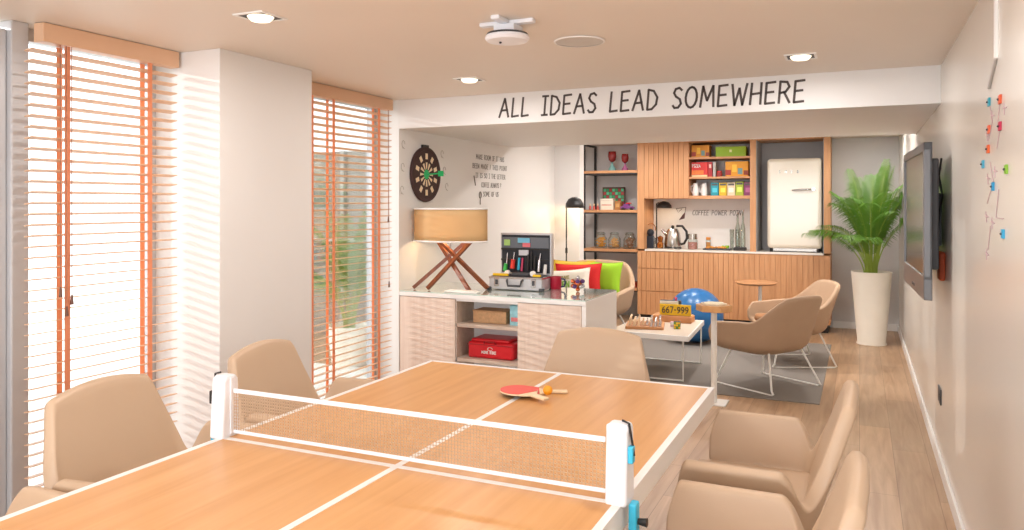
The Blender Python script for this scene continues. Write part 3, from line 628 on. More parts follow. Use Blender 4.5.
# counter items
t = thing('desk_lamp', 'slim black lamp with dome shade on the kitchen counter', 'lamp', (-2.46, 10.1, KZ)); t.scale = (1, 1, .94)
obj('base', MB().lathe([(0, 0), (.06, 0), (.06, .012), (0, .014)], n=28), 'black', t)
obj('pole', MB().tube([(0, 0, .01), (0, 0, .63), (.03, 0, .645)], .009, 10), 'black', t)
obj('lamp_shade', MB().lathe([(.10, .57), (.092, .61), (.06, .648), (.02, .662), (0, .664)], (.10, 0, 0), 28), 'black', t, smooth=True, solid=.004)
obj('bulb', MB().sphere((.10, 0, .605), .022, 12), mat('bulb2', (255, 210, 140), .4, emit=12), t, smooth=True)
light('counter_lamp_glow', 'POINT', (-2.36, 10.1, KZ + .56), 2.2, (1, .72, .42), shadow_soft_size=.03)
t = thing('toy_figure', 'dark wooden astronaut shaped figure with wicker loop on the counter', 'figurine', (-2.58 + .05, 10.05, KZ))
obj('body', MB().box(-.045, .045, -.035, .035, 0, .17), mat('navy', (36, 44, 58), .5), t, bevel=.012, seg=3, smooth=True)
obj('head', MB().sphere((0, 0, .21), .048, 14), mat('navy', (36, 44, 58), .5), t, smooth=True)
obj('loop', MB().tube([(.06 * cos(a), .03, .26 + .07 * sin(a)) for a in [R(-20 + 220 * k / 12) for k in range(13)]], .006, 8), mat('rattan', (176, 112, 60), .7), t, smooth=True)
for s_ in (-1, 1): obj('arm', MB().cone((s_ * .05, 0, .02), (s_ * .05, 0, .15), .012, .012, 10), 'chrome', t, smooth=True)
t = thing('kettle', 'brushed steel kettle with large round black handle on the counter', 'kettle', (-2.24, 10.08, KZ)); t.scale = (1.25, 1.25, 1.2)
obj('body', MB().lathe([(0, .02), (.085, .02), (.09, .04), (.075, .17), (.05, .22), (0, .225)], n=32), 'steel', t, smooth=True)
obj('base', MB().lathe([(0, 0), (.09, 0), (.09, .02), (0, .02)], n=32), 'black', t)
obj('handle', MB().tube([(.04, 0, .25), (.1, 0, .25), (.145, 0, .19), (.15, 0, .12), (.12, 0, .06), (.08, 0, .05)], .013, 10), 'black', t, smooth=True)
obj('spout', MB().cone((-.06, 0, .15), (-.12, 0, .21), .022, .012, 14), 'steel', t, smooth=True)
obj('lid_knob', MB().sphere((0, 0, .24), .018, 10), 'black', t, smooth=True)
t = thing('moka_pot', 'copper coloured coffee pot left of the steel kettle', 'coffee pot', (-2.385, 10.0, KZ + .004))
obj('body', MB().lathe([(0, 0), (.04, 0), (.043, .06), (.03, .09), (.038, .15), (0, .17)], n=10), mat('copper_pot', (196, 130, 70), .25, 1.0), t)
obj('handle', MB().tube([(-.035, 0, .14), (-.07, 0, .13), (-.07, 0, .06)], .007, 8), 'black', t)
tag(obj('drip_tray', MB().box(-2.44, -2.12, 9.92, 9.99 - .035, KZ, KZ + .012), 'steel', bevel=.003), 'flat steel tray lying in front of the kettle', 'tray')
t = thing('storage_jar', 'steel lidded glass jar right of the kettle', 'jar', (-1.98, 10.08, KZ))
obj('body', MB().lathe([(0, 0), (.06, 0), (.065, .02), (.065, .12), (.058, .13)], n=28), 'jar', t, smooth=True)
obj('contents', MB().lathe([(0, .004), (.056, .004), (.058, .09), (0, .095)], n=24), mat('sachets', (196, 130, 120), .7, vary=.5, scale=50), t)
obj('lid', MB().lathe([(0, .2), (.058, .2), (.062, .13), (0, .13)], n=28), 'steel', t, smooth=True)
t = thing('snack_tray', 'dark tray of mixed biscuits on the counter', 'tray', (-1.66, 10.05, KZ))
obj('tray', MB().box(-.17, .17, -.09, .09, 0, .02), 'dark', t, bevel=.005)
q = MB()
for k in range(22): q.sphere((random.uniform(-.14, .14), random.uniform(-.06, .06), .032), random.uniform(.016, .024), 6, (1, 1, .7))
o = obj('biscuits', q, 'biscuit', t, smooth=True); o['kind'] = 'stuff'
q = MB()
for k in range(5): q.sphere((random.uniform(.06, .14), random.uniform(-.06, .06), .04), .018, 6)
obj('garnish', q, 'green', t, smooth=True)
t = thing('condiment_jar', 'small amber jar standing at the back of the biscuit tray', 'jar', (-1.80, 10.2, KZ))
obj('body', MB().lathe([(0, 0), (.032, 0), (.034, .11), (.026, .12), (0, .12)], n=20), 'jar', t, smooth=True)
obj('filling', MB().lathe([(0, .004), (.028, .004), (.028, .09), (0, .09)], n=20), 'biscuit', t)
obj('lid', MB().lathe([(0, .12), (.03, .12), (.03, .155), (0, .155)], n=20), mat('amber', (214, 140, 60), .4), t)
t = thing('bottle_stand', 'black base block holding the tall clear bottles', 'stand', (-1.37, 10.06, KZ))
obj('block', MB().box(-.085, .065, -.05, .05, 0, .035), 'black', t, bevel=.004)
obj('rim', MB().box(-.08, .06, -.045, .045, .035, .04), 'dark', t)
for (x, h_, lb) in ((-1.41, .42, 'tall clear glass bottle on the black stand, left one'), (-1.345, .45, 'tall clear glass bottle on the black stand, right one')):
    t = thing('glass_bottle', lb, 'bottle', (x, 10.06, KZ + .0405), group='clear bottles on the counter')
    obj('body', MB().lathe([(0, 0), (.028, 0), (.03, .02), (.028, .24), (.012, .32), (.011, h_)], n=20), 'jar', t, smooth=True, solid=.002)
    obj('stopper', MB().cone((0, 0, h_), (0, 0, h_ + .02), .012, .01, 12), 'steel', t)
for (x, y, lb) in ((-1.50, 10.19, 'clear tall tumbler behind the tray, left one'), (-1.57 + .13 + .0, 10.26, 'clear tall tumbler behind the tray, right one')):
    t = thing('tumbler', lb, 'glass', (x, y, KZ), group='clear tumblers on the counter')
    obj('body', MB().lathe([(0, .003), (.022, .003), (.028, .26)], n=20), 'jar', t, smooth=True, solid=.002)
    obj('foot', MB().lathe([(0, 0), (.023, 0), (.023, .006), (0, .006)], n=20), 'jar', t)

# ------------------------------------------------------------------ black framed shelf unit
t = thing('shelf_unit', 'open shelf unit with black posts and oak boards left of the kitchen', 'shelf', (-3.04, 10.12, 0))
for (x, y) in ((-3.40, 9.89), (-3.40, 10.37), (-2.68, 10.37)): obj('post', MB().box(x + 3.04 - .014, x + 3.04 + .014, y - 10.12 - .014, y - 10.12 + .014, 0, ZC - .006), 'black', t)
for z in (.40, .91, 1.43, 1.955): 
    sh = obj('board', MB().box(-.375, .376, -.25, .26, z, z + .035), 'kith', t, bevel=.002)
    obj('steel_edge', MB().box(-.375, .376, -.25, .26, z - .018, z), 'black', sh)
obj('top_rail', MB().box(-.37, -.345, -.23, .25, ZC - .03, ZC - .008), 'black', t)
SB = {k: z + .0355 for k, z in zip('abcd', (.40, .91, 1.43, 1.955))}
def goblet(x, y, lb, s, foot):
    t = thing('goblet', lb, 'goblet', (x, y, SB['d']), group='goblets on the top shelf')
    obj('foot', MB().lathe([(0, 0), (.055 * s, 0), (.05 * s, .03 * s), (.014 * s, .09 * s), (.011 * s, .12 * s), (0, .12 * s)], n=24), foot, t, smooth=True)
    obj('bowl', MB().lathe([(.012 * s, .12 * s), (.045 * s, .15 * s), (.055 * s, .2 * s), (.048 * s, .265 * s)], n=24), mat('goblet_red', (140, 44, 44), .25), t, smooth=True, solid=.004)
goblet(-3.06, 10.06, 'larger dark red goblet with pale teal foot on the top shelf', 1.0, mat('goblet_teal', (130, 180, 176), .3))
goblet(-2.88, 10.06, 'smaller dark red goblet with mauve foot on the top shelf', .86, mat('goblet_mauve', (170, 100, 140), .3))
t = thing('game_box', 'green and red checkered game board leaning on the third shelf', 'game', (-3.09, 10.24, SB['c']))
obj('board', MB().box(-.16, .16, -.012, .012, 0, .31), mat('game_brown', (90, 60, 50), .6), t, bevel=.003)
for i in range(7):
    for j in range(6):
        obj('square', MB().box(-.145 + i * .042, -.145 + i * .042 + .036, -.0135, -.012, .02 + j * .046, .02 + j * .046 + .038), mat('sq%d' % ((i + j) % 3), ((60, 150, 100), (170, 60, 60), (90, 190, 140))[(i + j) % 3], .5), t)
pack('gift_box', 'cream box with red line in front of the checkered game board', 'box', -3.195, -3.02, SB['c'], .15, (236, 224, 206), y=10.02, dep=.12, band=[(.1, .9, .4, .46, (200, 80, 70)), (0, 1, .8, .83, (190, 170, 150))])
pack('card_box', 'small tan wooden box right of the cream gift box', 'box', -3.01, -2.93, SB['c'], .12, (176, 120, 66), y=10.06, dep=.1, band=[(.2, .8, .3, .7, (206, 160, 100))])
for i, (x, lb) in enumerate(((-3.345, 'left'), (-3.29, 'middle'), (-3.235, 'right'))):
    t = thing('toy_figure', 'tiny red and white figure on the shelf, %s of three' % lb, 'figurine', (x, 9.97, SB['c']), group='tiny figures on the third shelf')
    obj('body', MB().lathe([(0, 0), (.016, 0), (.018, .03), (.01, .055), (0, .055)], n=14), mat('toyred', (200, 90, 80), .4), t, smooth=True)
    obj('head', MB().sphere((0, 0, .068), .014, 8), 'paddlewood', t, smooth=True)
t = thing('toy_car', 'small purple and blue toy car on the third shelf', 'toy car', (-2.83, 10.0, SB['c']))
obj('body', MB().prism([(-.09, .015), (.09, .015), (.09, .04), (.04, .05), (.015, .08), (-.04, .08), (-.06, .05), (-.09, .045)], .06, (0, -.03, 0)), mat('car_purple', (120, 60, 130), .3), t, bevel=.004)
for x in (-.055, .055): obj('wheel', MB().cone((x, -.034, .017), (x, .034, .017), .017, .017, 14), 'black', t)
obj('roof_load', MB().box(-.02, .05, -.02, .02, .08, .095), 'red', t, bevel=.003)
for x, lb, c in ((-3.20, 'glass jar of golden biscuits, leftmost of three', (232, 160, 50)), (-3.01, 'glass jar of pale biscuits, middle of three', (224, 168, 100)), (-2.80, 'glass jar of brown cookies, rightmost of three', (150, 100, 62))):
    t = thing('cookie_jar', lb, 'jar', (x, 10.0, SB['b']), group='cookie jars on the second shelf')
    obj('glass_body', MB().lathe([(0, .002), (.075, .002), (.085, .015), (.085, .13), (.055, .17), (.052, .19)], n=28), 'jar', t, smooth=True)
    q = MB()
    for k in range(60):
        a = random.uniform(0, 2 * pi); r_ = random.uniform(0, .058); q.sphere((r_ * cos(a), r_ * sin(a), random.uniform(.022, .14)), .017, 5, (1, 1, .6))
    o = obj('cookies', q, mat('cookie' + str(c), c, .8, vary=.2, scale=40), t); o['kind'] = 'stuff'
    obj('lid', MB().lathe([(0, .19), (.058, .19), (.062, .2), (.05, .215), (.02, .22), (0, .222)], n=28), 'jar', t, smooth=True)
    obj('clasp', MB().tube([(.058 * cos(a), .058 * sin(a), .187) for a in [2 * pi * k / 20 for k in range(20)]], .003, 6, closed=True), 'steel', t)
tag(obj('storage_tray', MB().box(-3.0, -2.70, 9.95, 10.2, SB['a'], SB['a'] + .06), mat('rust_red', (176, 66, 38), .5), bevel=.005), 'rust red tray on the lowest shelf', 'tray')

# ------------------------------------------------------------------ rug
rg = MB().box(-2.75, -.28, 6.36, 9.1, 0, .008)
tag(obj('rug', rg, 'rug', bevel=.002), 'large flat grey carpet under the lounge seats', 'rug')

# ------------------------------------------------------------------ lounge chairs
def lounge(loc, rz, label, m_='leather2', legs=True, cushion='brown'):
    t = thing('lounge_chair', label, 'armchair', loc, rz, 'lounge armchairs on white sled legs')
    def h(u, y, x):
        a = abs(u - .5) * 2
        hb = .80 - .02 * (y / .25) ** 2
        arm = .575 - .03 * ss(.5, 1, a) - .09 * ss(.92, 1, a) ** 2
        return arm + (hb - arm) * (1 - ss(.22, .50, a))
    f = shell_fn(.34, .33, -.25, .2, h, .31, .16, .16, .40, .5)
    obj('shell', MB().grid(f, 72, 12), m_, t, smooth=True, solid=.045, sub=1)
    obj('seat_cushion', MB().box(-.20, .30, -.25, .25, .365, .445), cushion, t, bevel=.035, seg=4, smooth=True)
    for s_ in (-1, 1):
        y = s_ * .31
        P = [(.18, s_ * .2, .335), (.26, y, .03)]
        pts = [(.19, s_ * .2, .345), (.285, y, .045), (.30, y, .02), (.28, y, .0095), (-.28, y, .0095), (-.30, y, .02), (-.285, y, .045), (-.17, s_ * .2, .345)]
        obj('sled_leg', MB().tube(pts, .0085, 8), 'wmetal', t, smooth=True)
    obj('cross_bar', MB().tube([(.18, -.2, .34), (.18, .2, .34)], .0085, 8).tube([(-.16, -.2, .34), (-.16, .2, .34)], .0085, 8), 'wmetal', t)
    return t
lc = lounge((-.72, 6.88, 0), R(148), 'taupe lounge chair on white sled legs, nearest the camera beside the hexagonal stand')
dup(lc, (-.60, 7.98, 0), R(205), 'taupe lounge chair on white sled legs with brown seat, behind the nearer one')
t2 = dup(lc, (-2.72, 8.0, 0), R(-96), 'beige lounge chair piled with cushions behind the sideboard'); t2.scale = (1.1, 1.32, 1.14)

def cushion(name, loc, rot, w_, h_, m_, label, th=.11, word=None):
    def top(u, v, s_):
        x, y = 2 * u - 1, 2 * v - 1; e = (1 - x ** 4) * (1 - y ** 4); k = 1 - .07 * (x * x * y * y) * 0 + .0
        pin = 1 - .10 * (1 - abs(x) ** 2) * abs(y) ** 3; pin2 = 1 - .10 * (1 - abs(y) ** 2) * abs(x) ** 3
        return (x * w_ / 2 * pin2, s_ * th / 2 * (max(0, e) ** .55), h_ / 2 * y * pin)
    t = thing(name, label, 'cushion', loc); t.rotation_euler = rot
    mb_ = MB().grid(lambda u, v: top(u, v, 1), 16, 12); mb_.grid(lambda u, v: top(u, v, -1), 16, 12)
    bmesh.ops.remove_doubles(mb_.bm, verts=mb_.bm.verts, dist=.0008)
    obj('cover', mb_, m_, t, smooth=True)
    edge = []
    for k in range(40):
        s4 = k / 10; i = int(s4); f_ = s4 - i
        u, v = ((f_, 0), (1, f_), (1 - f_, 1), (0, 1 - f_))[i]; edge.append(top(u, v, 1))
    obj('piping', MB().tube(edge, .004, 6, closed=True), m_, t, smooth=True)
    if word:
        for i, (w, x, z, hh, c) in enumerate(word): obj('print', letters(MB(), w, (x, -th / 2 - .002, z), (1, 0, 0), (0, 0, 1), hh, None, .2, depth=.004), c, t)
    return t
cushion('cushion', (-2.50, 7.90, .74), (R(-12), 0, R(-8)), .42, .38, mat('cush_green', (156, 206, 40), .8, bump=.3), 'lime green square cushion at the right of the armchair')
cushion('cushion', (-2.74, 7.77, .73), (R(-12), R(-2), R(4)), .52, .36, mat('cush_red', (206, 30, 30), .8, bump=.3), 'red cushion behind the printed white one')
cushion('cushion', (-2.80, 7.62, .69), (R(-14), R(-6), R(2)), .50, .34, mat('cush_white', (238, 230, 216), .8, bump=.3), 'white cushion printed with small green lettering, in front of the red one', word=(('YOU MAKE', -.14, .06, .03, mat('print_olive', (170, 160, 90), .8)), ('GREEN', -.17, -.03, .06, mat('print_green', (140, 190, 80), .8))))
cushion('cushion', (-2.86, 7.93, .75), (R(-10), 0, R(0)), .5, .36, mat('cush_yellow', (214, 180, 60), .8, bump=.3), 'yellow ochre cushion at the back, only its top edge showing')

# floor lamp
t = thing('floor_lamp', 'black reading floor lamp with dome shade behind the armchair', 'lamp', (-3.07, 8.3, 0))
obj('base', MB().lathe([(0, 0), (.13, 0), (.13, .015), (0, .018)], n=32), 'black', t)
obj('pole', MB().tube([(0, 0, .015), (0, 0, 1.54), (.02, 0, 1.575), (.05, 0, 1.585)], .008, 10), 'black', t)
obj('lamp_shade', MB().lathe([(.105, 1.50), (.10, 1.55), (.07, 1.60), (.03, 1.62), (0, 1.623)], (.10, 0, 0), 28), 'black', t, smooth=True, solid=.003)
obj('switch', MB().cone((0, 0, .98), (0, 0, 1.04), .014, .014, 12), 'black', t)
obj('bulb', MB().sphere((.1, 0, 1.545), .025, 12), mat('bulb2', (255, 210, 140), .4, emit=12), t, smooth=True)
light('floor_lamp_glow', 'POINT', (-2.97, 8.3, 1.50), 3.5, (1, .72, .42), shadow_soft_size=.04)

# ------------------------------------------------------------------ coffee table
t = thing('coffee_table', 'low coffee table with pale top on thin white wire frame', 'table', (-1.69, 7.06, 0))
CT = .42
top = [(-1.97 + 1.62, 6.62 - 7.08), (-1.25 + 1.62, 6.57 - 7.08), (-1.30 + 1.62, 7.56 - 7.08), (-1.93 + 1.62, 7.52 - 7.08)]
obj('tabletop', MB().prism(top, .045, (0, 0, CT - .045), (1, 0, 0), (0, 1, 0), (0, 0, 1)), 'white', t, bevel=.003)
obj('top_inlay', MB().prism([(x * .965, y * .965) for x, y in top], .002, (0, 0, CT - .001), (1, 0, 0), (0, 1, 0), (0, 0, 1)), mat('inlay', (214, 198, 180), .4), t)
for y in (-.40, .42): obj('wire_frame', MB().tube([(-.30, y, CT - .05), (-.30, y, .017), (.30, y, .017), (.30, y, CT - .05)], .0085, 8), 'wmetal', t)
CTT = CT + .0012
t = thing('chess_set', 'wooden chess board crowded with small pieces on the coffee table', 'chess set', (-1.79, 6.92, CTT), R(12))
obj('board', MB().box(-.17, .17, -.17, .17, 0, .025), mat('chess_wood', (200, 140, 90), .5), t, bevel=.004)
q = MB()
for i in range(8):
    for j in range(8):
        if (i + j) % 2: q.box(-.152 + i * .038, -.152 + i * .038 + .038, -.152 + j * .038, -.152 + j * .038 + .038, .025, .0256)
obj('dark_squares', q, 'walnut', t)
for side, m_ in ((0, mat('piece_light', (236, 206, 168), .4)), (1, mat('piece_silver', (206, 196, 190), .25, .6))):
    for r_ in range(2):
        for i in range(8):
            j = (r_ if side == 0 else 7 - r_) if (i + r_) % 3 else (2 + r_ if side == 0 else 5 - r_)
            hh = .05 if r_ else .07
            obj('chess_piece', MB().lathe([(0, 0), (.013, 0), (.012, .01), (.006, .02), (.006, hh * .65), (.011, hh * .75), (.008, hh * .9), (0, hh)], (-.133 + j * .038, -.133 + i * .038, .0256), 10), m_, t, smooth=True)
t = thing('wooden_game_box', 'flat wooden box behind the number plate on the coffee table', 'box', (-1.64, 7.34, CTT)); t.scale = (.9, .9, 1)
obj('body', MB().box(-.20, .22, -.09, .12, 0, .055), mat('box_wood', (206, 142, 92), .5), t, bevel=.003)
obj('slide_lid', MB().box(-.19, .21, -.08, .11, .055, .062), mat('box_wood2', (214, 156, 106), .5), t, bevel=.002)
t = thing('number_plate', 'yellow plate with dark digits 667-999 standing on the wooden box', 'plate', (-1.60, 7.31, CTT + .0625)); t.scale = (.88, 1, .95)
obj('plate', MB().box(-.17, .17, -.006, .006, 0, .11), 'yellow', t, bevel=.003)
obj('digits', letters(MB(), '667-999', (-.14, -.0065, .025), (1, 0, 0), (0, 0, 1), .06, .28, .18, depth=.002), 'ink', t)
t = thing('toy_train', 'small white and grey toy on top of the yellow plate box', 'toy', (-1.63, 7.38, CTT + .0625))
obj('body', MB().box(-.13, .07, -.02, .02, 0, .135), 'dark', t, bevel=.006)
obj('front', MB().box(-.13, .05, -.024, -.02, .10, .13), 'white', t, bevel=.002)
obj('funnel', MB().cone((.02, 0, .135), (.02, 0, .165), .01, .014, 12), mat('toy_pink', (226, 100, 140), .5), t)
t = thing('puzzle_cube', 'small yellow and green puzzle cube on the coffee table', 'puzzle', (-1.50, 6.93, CTT), R(10))
obj('core', MB().box(-.03, .03, -.03, .03, 0, .065), 'black', t, bevel=.003)
for i in range(3):
    for j in range(3):
        c = ('yellow', 'yellow', mat('st_green', (110, 150, 40), .4))[(i * 2 + j) % 3]
        obj('sticker', MB().box(-.028 + i * .0195, -.028 + i * .0195 + .017, -.031, -.03, .003 + j * .0205, .003 + j * .0205 + .018), c, t)
t = thing('card_stack', 'tiny pink and white playing cards box between chess set and puzzle cube', 'cards', (-1.555, 7.02, CTT))
obj('box', MB().box(-.025, .025, -.018, .018, 0, .045), mat('card_pink', (226, 200, 210), .5), t, bevel=.002)
obj('flap', MB().box(-.02, .02, -.019, -.018, .02, .04), 'white', t)

# exercise ball
t = thing('exercise_ball', 'large shiny blue exercise ball beside the coffee table', 'ball', (-1.66, 8.62, .008))
q = MB(); n_ = 44
obj('ball', MB().lathe([(.30 * sin(pi * i / n_), .30 - .30 * cos(pi * i / n_) * 1.0) for i in range(n_ + 1)], n=56), 'blue', t, smooth=True)
obj('valve', MB().cone((0, -.298, .36), (0, -.304, .362), .012, .01, 12), 'white', t)
for z in (.2, .4): obj('ridge', MB().tube([(math.sqrt(.09 - (z - .3) ** 2) * cos(a), math.sqrt(.09 - (z - .3) ** 2) * sin(a), z) for a in [2 * pi * k / 48 for k in range(48)]], .0025, 6, closed=True), 'blue', t, smooth=True)

# hexagonal side stand on white pole
t = thing('side_table', 'tall slim side table with hexagonal oak top on a white pole', 'side table', (-1.03, 6.08, 0))
obj('base_plate', MB().box(-.04, .10, -.09, .11, 0.0, .01), 'wmetal', t, bevel=.002)
obj('pole', MB().cone((0, 0, .01), (0, 0, .715), .023, .023, 24), 'wmetal', t, smooth=True)
hexp = [(.14 * cos(a), .125 * sin(a)) for a in [k * pi / 3 for k in range(6)]]
obj('top', MB().prism(hexp, .05, (0, 0, .715), (1, 0, 0), (0, 1, 0), (0, 0, 1)), 'table', t, bevel=.004)
t = thing('notebook', 'small cream hexagonal pad lying on the side table', 'notebook', (-1.03, 6.08, .7655))
obj('pad', MB().prism([(x * .72, y * .72) for x, y in hexp], .012, (0, 0, 0), (1, 0, 0), (0, 1, 0), (0, 0, 1)), mat('pad_cream', (240, 224, 196), .6), t, bevel=.002)
obj('cover', MB().prism([(x * .6, y * .6) for x, y in hexp], .003, (0, 0, .012), (1, 0, 0), (0, 1, 0), (0, 0, 1)), mat('pad_top', (232, 214, 180), .6), t)

# small round table by the lounge chairs
t = thing('side_table', 'small round wooden top table on a white stem before the oak kitchen front', 'side table', (-1.08, 9.2, 0))
obj('top', MB().lathe([(0, .615), (.20, .62), (.235, .64), (.235, .648), (0, .648)], n=36), 'kith', t, smooth=True)
obj('stem', MB().cone((.04, 0, .02), (.04, 0, .617), .02, .02, 18), 'wmetal', t, smooth=True)
obj('base', MB().lathe([(0, 0), (.15, 0), (.15, .012), (.03, .02), (0, .02)], n=36), 'wmetal', t, smooth=True)

# ------------------------------------------------------------------ television
t = thing('television', 'grey framed flat television on a swivel arm, right wall', 'television', (.305, 5.12, 1.46), 0)
a_ = math.atan2(.325 - .286, 5.71 - 4.54)
t.rotation_euler = (0, 0, a_ )
hw, z0, z1 = .59, -.31, .41
q = MB().box(-.02, .02, -hw, hw, z0 - .105, z0 + .02).box(-.02, .02, -hw, hw, z1 - .045, z1).box(-.02, .02, -hw, -hw + .045, z0, z1).box(-.02, .02, hw - .045, hw, z0, z1).box(.005, .02, -hw, hw, z0, z1)
obj('bezel', q, 'tvgrey', t, bevel=.004)
obj('screen', MB().box(-.012, .004, -hw + .045, hw - .045, z0 + .02, z1 - .045), 'screen', t)
for k in range(3): obj('button', MB().box(-.023, -.02, -.12 + k * .05, -.09 + k * .05, z0 - .075, z0 - .06), 'dark', t)
obj('back_housing', MB().box(.02, .06, -hw + .08, hw - .1, z0 + .05, z1 - .08), 'dark', t, bevel=.01)
obj('bracket', MB().box(.06, .115, -.15, .15, -.15, .15), 'black', t)
for i, dy in enumerate((0, .05, .1)):
    q = MB().tube([(XR - .02, 4.86 + dy, 1.80 - dy), (XR - .035, 4.82 + dy, 1.70), (XR - .02, 4.80, 1.6), (XR - .03, 4.87 + dy, 1.5 - dy), (XR - .03, 4.98, 1.42)], .0055, 6)
    tag(obj('cable', q, 'black', smooth=True), ('thick black cable loop hanging behind the television, left strand', 'black cable hanging behind the television, middle strand', 'black cable hanging behind the television, right strand')[i], 'cable', 'cables behind the television')
tag(obj('cable_pouch', MB().box(XR - .03, XR, 4.86, 5.0, 1.12, 1.28), mat('rust', (206, 96, 60), .7), bevel=.01), 'rust orange pouch on the wall behind the television', 'pouch')
t = thing('wall_socket', 'dark square socket low on the right wall', 'socket', (XR, 5.15, .425))
obj('plate', MB().box(-.008, 0, -.075, .075, -.045, .045), 'dark', t, bevel=.002)
for y in (-.035, .035): obj('outlet', MB().cone((-.0085, y, 0), (-.006, y, 0), .02, .02, 16), 'black', t)

# route map pinned on the right wall
rt = [(3.27, 1.92), (3.20, 1.84), (3.29, 1.78), (3.42, 1.73), (3.25, 1.70), (3.18, 1.63), (3.32, 1.55), (3.24, 1.47), (3.30, 1.38), (3.22, 1.30)]
rt2 = [(3.03, 1.90), (3.08, 1.83), (3.03, 1.81), (3.10, 1.74), (2.91, 1.66), (3.06, 1.60), (3.12, 1.5), (2.97, 1.5), (3.06, 1.42)]
t = thing('wall_map', 'faint pinkish route drawing between the coloured tags on the right wall', 'drawing', (XR, 3.1, 1.6)); ml = mat('map_line', (196, 168, 174), .7)
for i in (0, 1, 4, 5, 7): obj('route_line', MB().tube([(-.002, y - 3.1, z - 1.6) for y, z in rt[i:i + 2]], .0014, 5), ml, t)
for i in (0, 2, 5, 6): obj('route_line', MB().tube([(-.002, y - 3.1, z - 1.6) for y, z in rt2[i:i + 2]], .0014, 5), ml, t)
for (y, z) in ((3.2, 1.86), (3.32, 1.80), (3.3, 1.64), (3.14, 1.66), (3.34, 1.5), (3.2, 1.48), (3.33, 1.36), (2.95, 1.86)):
    y -= 3.1; z -= 1.6
    obj('scribble', MB().tube([(-.002, y - .04, z), (-.002, y + .03, z + .006)], .0025, 5).tube([(-.002, y, z - .02), (-.002, y + .01, z + .02)], .0015, 5), ml, t)
for (y, z, c, lb) in ((3.27, 1.92, (40, 150, 170), 'teal tag, top left of the cluster'), (3.03, 1.90, (220, 90, 50), 'orange red tag, top right of the cluster'), (3.27, 1.82, (224, 100, 60), 'orange tag below the top teal one'), (3.03, 1.81, (180, 30, 70), 'crimson tag below the top orange red one'), (3.29, 1.75, (220, 96, 40), 'orange tag, third down in the left column'), (3.42, 1.70, (70, 160, 190), 'teal tag, farthest left in the cluster'), (2.91, 1.66, (130, 180, 50), 'green tag, farthest right of the cluster'), (3.18, 1.61, (30, 150, 200), 'bright blue tag at mid height of the cluster'), (2.97, 1.45, (50, 170, 215), 'light blue tag, lowest of the cluster')):
    t = thing('wall_tag', lb + ' on the right wall', 'tag', (XR, y, z), group='coloured tags on the right wall')
    obj('card', MB().box(-.007, 0, -.018, .018, -.015, .015), mat('tag' + str(c), c, .5), t, bevel=.001)
    obj('pin', MB().sphere((-.009, 0, 0), .004, 8), 'dark', t)
t = thing('wall_strip', 'thin white bent strip high on the right wall above the tags', 'strip', (XR, 3.1, 2.1))
obj('strip', MB().box(-.01, 0, -.012, .012, -.05, .256), 'white', t)
obj('elbow', MB().tube([(-.005, 0, -.05), (-.005, .16, -.13)], .006, 6), mat('strip_grey', (186, 182, 178), .5), t)

# ------------------------------------------------------------------ palms
def palm(loc, label, n, H_, spread, seedv, pot=True, xmax=None):
    random.seed(seedv)
    t = thing('potted_palm', label, 'plant', loc)
    if pot:
        obj('pot', MB().lathe([(0, 0), (.15, 0), (.155, .01), (.145, .03), (.205, .78), (.21, .8), (.195, .8), (.185, .74), (0, .74)], n=40), mat('pot_cream', (234, 226, 212), .45), t, smooth=True)
        obj('soil', MB().lathe([(.186, .745), (.1, .755), (0, .757)], n=28), 'soil', t); zb = .75
    else: obj('pot', MB().lathe([(0, 0), (.17, 0), (.22, .38), (.2, .38), (.19, .35), (0, .35)], n=32), mat('pot_cream', (234, 226, 212), .45), t, smooth=True); zb = .35
    for k in range(n):
        a = k * 2.39996 + random.uniform(-.3, .3); side_k = .72 if xmax and (cos(a) > .3 or sin(a) > .5) else 1; lean = side_k * spread * (.3 + .8 * ((k * 7) % n) / n); hh = H_ * (1.0 - .42 * (lean / spread) ** 2) * random.uniform(.88, 1)
        c = Vector((cos(a), sin(a), 0)); r0 = .05 * random.random() + .02
        P = []
        for i in range(13):
            s_ = i / 12; rr = r0 + lean * (s_ ** 1.7); z = zb + hh * (s_ - .42 * (lean / spread) * s_ ** 3); P.append(c * rr + Vector((0, 0, z)))
        if xmax:
            for p in P: p.x = min(p.x, xmax[0]); p.y = min(p.y, xmax[1])
        st = obj('frond', MB().tube(P, .005, 5, rad=[.008 - .0055 * i / 12 for i in range(13)]), 'stem', t)
        q = MB(); side = Vector((0, 0, 1)).cross(c)
        for i in range(4 * 3, 13 * 3 - 2):
            f_ = i / 3; i0 = min(int(f_), 11); p = P[i0].lerp(P[i0 + 1], f_ - i0); d = (P[i0 + 1] - P[i0]).normalized()
            fr = (f_ - 4) / 8.7; ln = .25 * (sin(pi * (.18 + .8 * fr)) ** .7) * random.uniform(.85, 1.1)
            for s_ in (-1, 1):
                dr = (side * s_ * .85 + d * .65 + Vector((0, 0, .12))).normalized()
                tip = p + dr * ln - Vector((0, 0, .55 * ln)); mid = p + dr * ln * .5 - Vector((0, 0, .04 * ln))
                wv = d.cross(dr).normalized().cross(dr) * .0065
                pts = [p - wv * .5, mid - wv, tip, mid + wv, p + wv * .5]
                if xmax:
                    for z_ in pts: z_.x = min(z_.x, xmax[0]); z_.y = min(z_.y, xmax[1])
                vs = [q.bm.verts.new(z_) for z_ in pts]; q.bm.faces.new((vs[0], vs[1], vs[3], vs[4])); q.bm.faces.new((vs[1], vs[2], vs[3]))
        obj('leaflets', q, 'leaf', st)
    return t
palm((.12, 9.35, 0), 'tall areca palm in a tapered cream pot at the far right wall', 36, 1.44, .62, 3, True, (.30, 1.0))
palm((-4.55, 6.2, -.02), 'palm in a pale pot outside the right blind on the terrace', 16, 1.5, .6, 9, False)

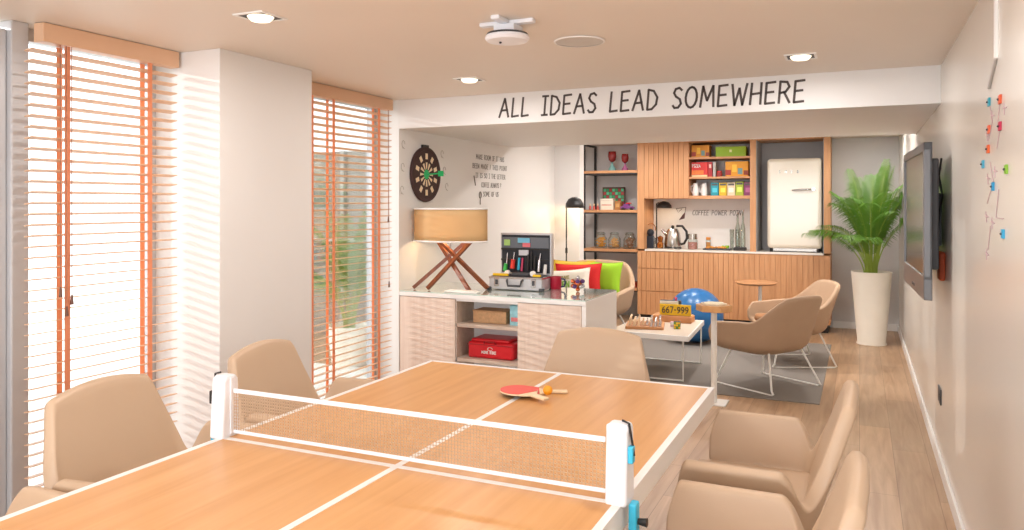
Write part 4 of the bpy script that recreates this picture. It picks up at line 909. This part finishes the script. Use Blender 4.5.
# ------------------------------------------------------------------ ceiling fixtures
def downlight(x, y, label, power=7):
    t = thing('downlight', label, 'ceiling light', (x, y, ZC), group='square recessed ceiling lights')
    w_ = .07
    obj('frame', MB().box(-w_ - .012, w_ + .012, -w_ - .012, -w_, -.006, 0).box(-w_ - .012, w_ + .012, w_, w_ + .012, -.006, 0).box(-w_ - .012, -w_, -w_, w_, -.006, 0).box(w_, w_ + .012, -w_, w_, -.006, 0), 'white', t)
    obj('recess', MB().box(-w_, w_, -w_, w_, -.003, 0), 'black', t)
    obj('lamp', MB().lathe([(0, -.022), (.04, -.02), (.052, -.008), (.056, -.003), (0, -.003)], n=32), mat('led_lens', (255, 240, 214), .4, emit=1.6), t, smooth=True)
    light('downlight_beam', 'AREA', (x, y, ZC - .03), power, (1, .965, .94), shape='DISK', size=.13)
    return t
for (x, y, lb) in ((-2.362, 2.58, 'square recessed ceiling light nearest the left blind'), (-2.316, 4.445, 'square recessed ceiling light just before the beam, left one'), (-.295, 4.50, 'square recessed ceiling light before the beam, near the right wall')): downlight(x, y, lb)
downlight(-.295, 2.45, 'added fill ceiling light above and right of the table, out of frame'); downlight(-2.36, .6, 'added fill ceiling light out of frame at left'); downlight(-.295, .6, 'added fill ceiling light out of frame at right')  # unseen lights added outside the view as fill
for x, y, lb, pw in ((-2.2, 7.75, 'front left', 12), (-1.25, 7.75, 'front middle', 19), (-.1, 7.75, 'front right', 14), (-2.9, 9.2, 'rear left', 7), (-1.9, 9.0, 'rear middle', 10), (.1, 9.1, 'rear right', 9)): downlight(x, y, 'added fill ceiling light hidden above the lounge, ' + lb, pw)  # lights added behind the beam, out of sight, to brighten the lounge
t = thing('ceiling_projector_mount', 'white round ceiling device on a bracket beside the flat speaker', 'ceiling device', (-1.426, 3.10, ZC))
obj('bracket', MB().box(-.13, .13, -.02, .02, -.018, 0).box(-.02, .02, -.13, .13, -.018, 0).box(-.05, .05, -.04, .04, -.055, -.018), 'plastic', t, bevel=.004)
obj('disc', MB().lathe([(0, -.055), (.07, -.055), (.095, -.065), (.1, -.078), (.09, -.09), (.05, -.096), (0, -.098)], n=36), 'plastic', t, smooth=True)
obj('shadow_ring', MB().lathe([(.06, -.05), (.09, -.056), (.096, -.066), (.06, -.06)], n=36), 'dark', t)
obj('sensor', MB().sphere((-.02, -.03, -.098), .006, 8), 'dark', t)
t = thing('ceiling_speaker', 'flat round white grille on the ceiling right of the bracket device', 'speaker', (-1.27, 3.62, ZC))
obj('ring', MB().lathe([(.12, 0), (.128, -.002), (.126, -.008), (.118, -.008)], n=44), 'white', t, smooth=True)
obj('grille', MB().lathe([(0, -.006), (.119, -.006), (.119, 0), (0, 0)], n=44), mat('grille', (208, 204, 198), .6), t)
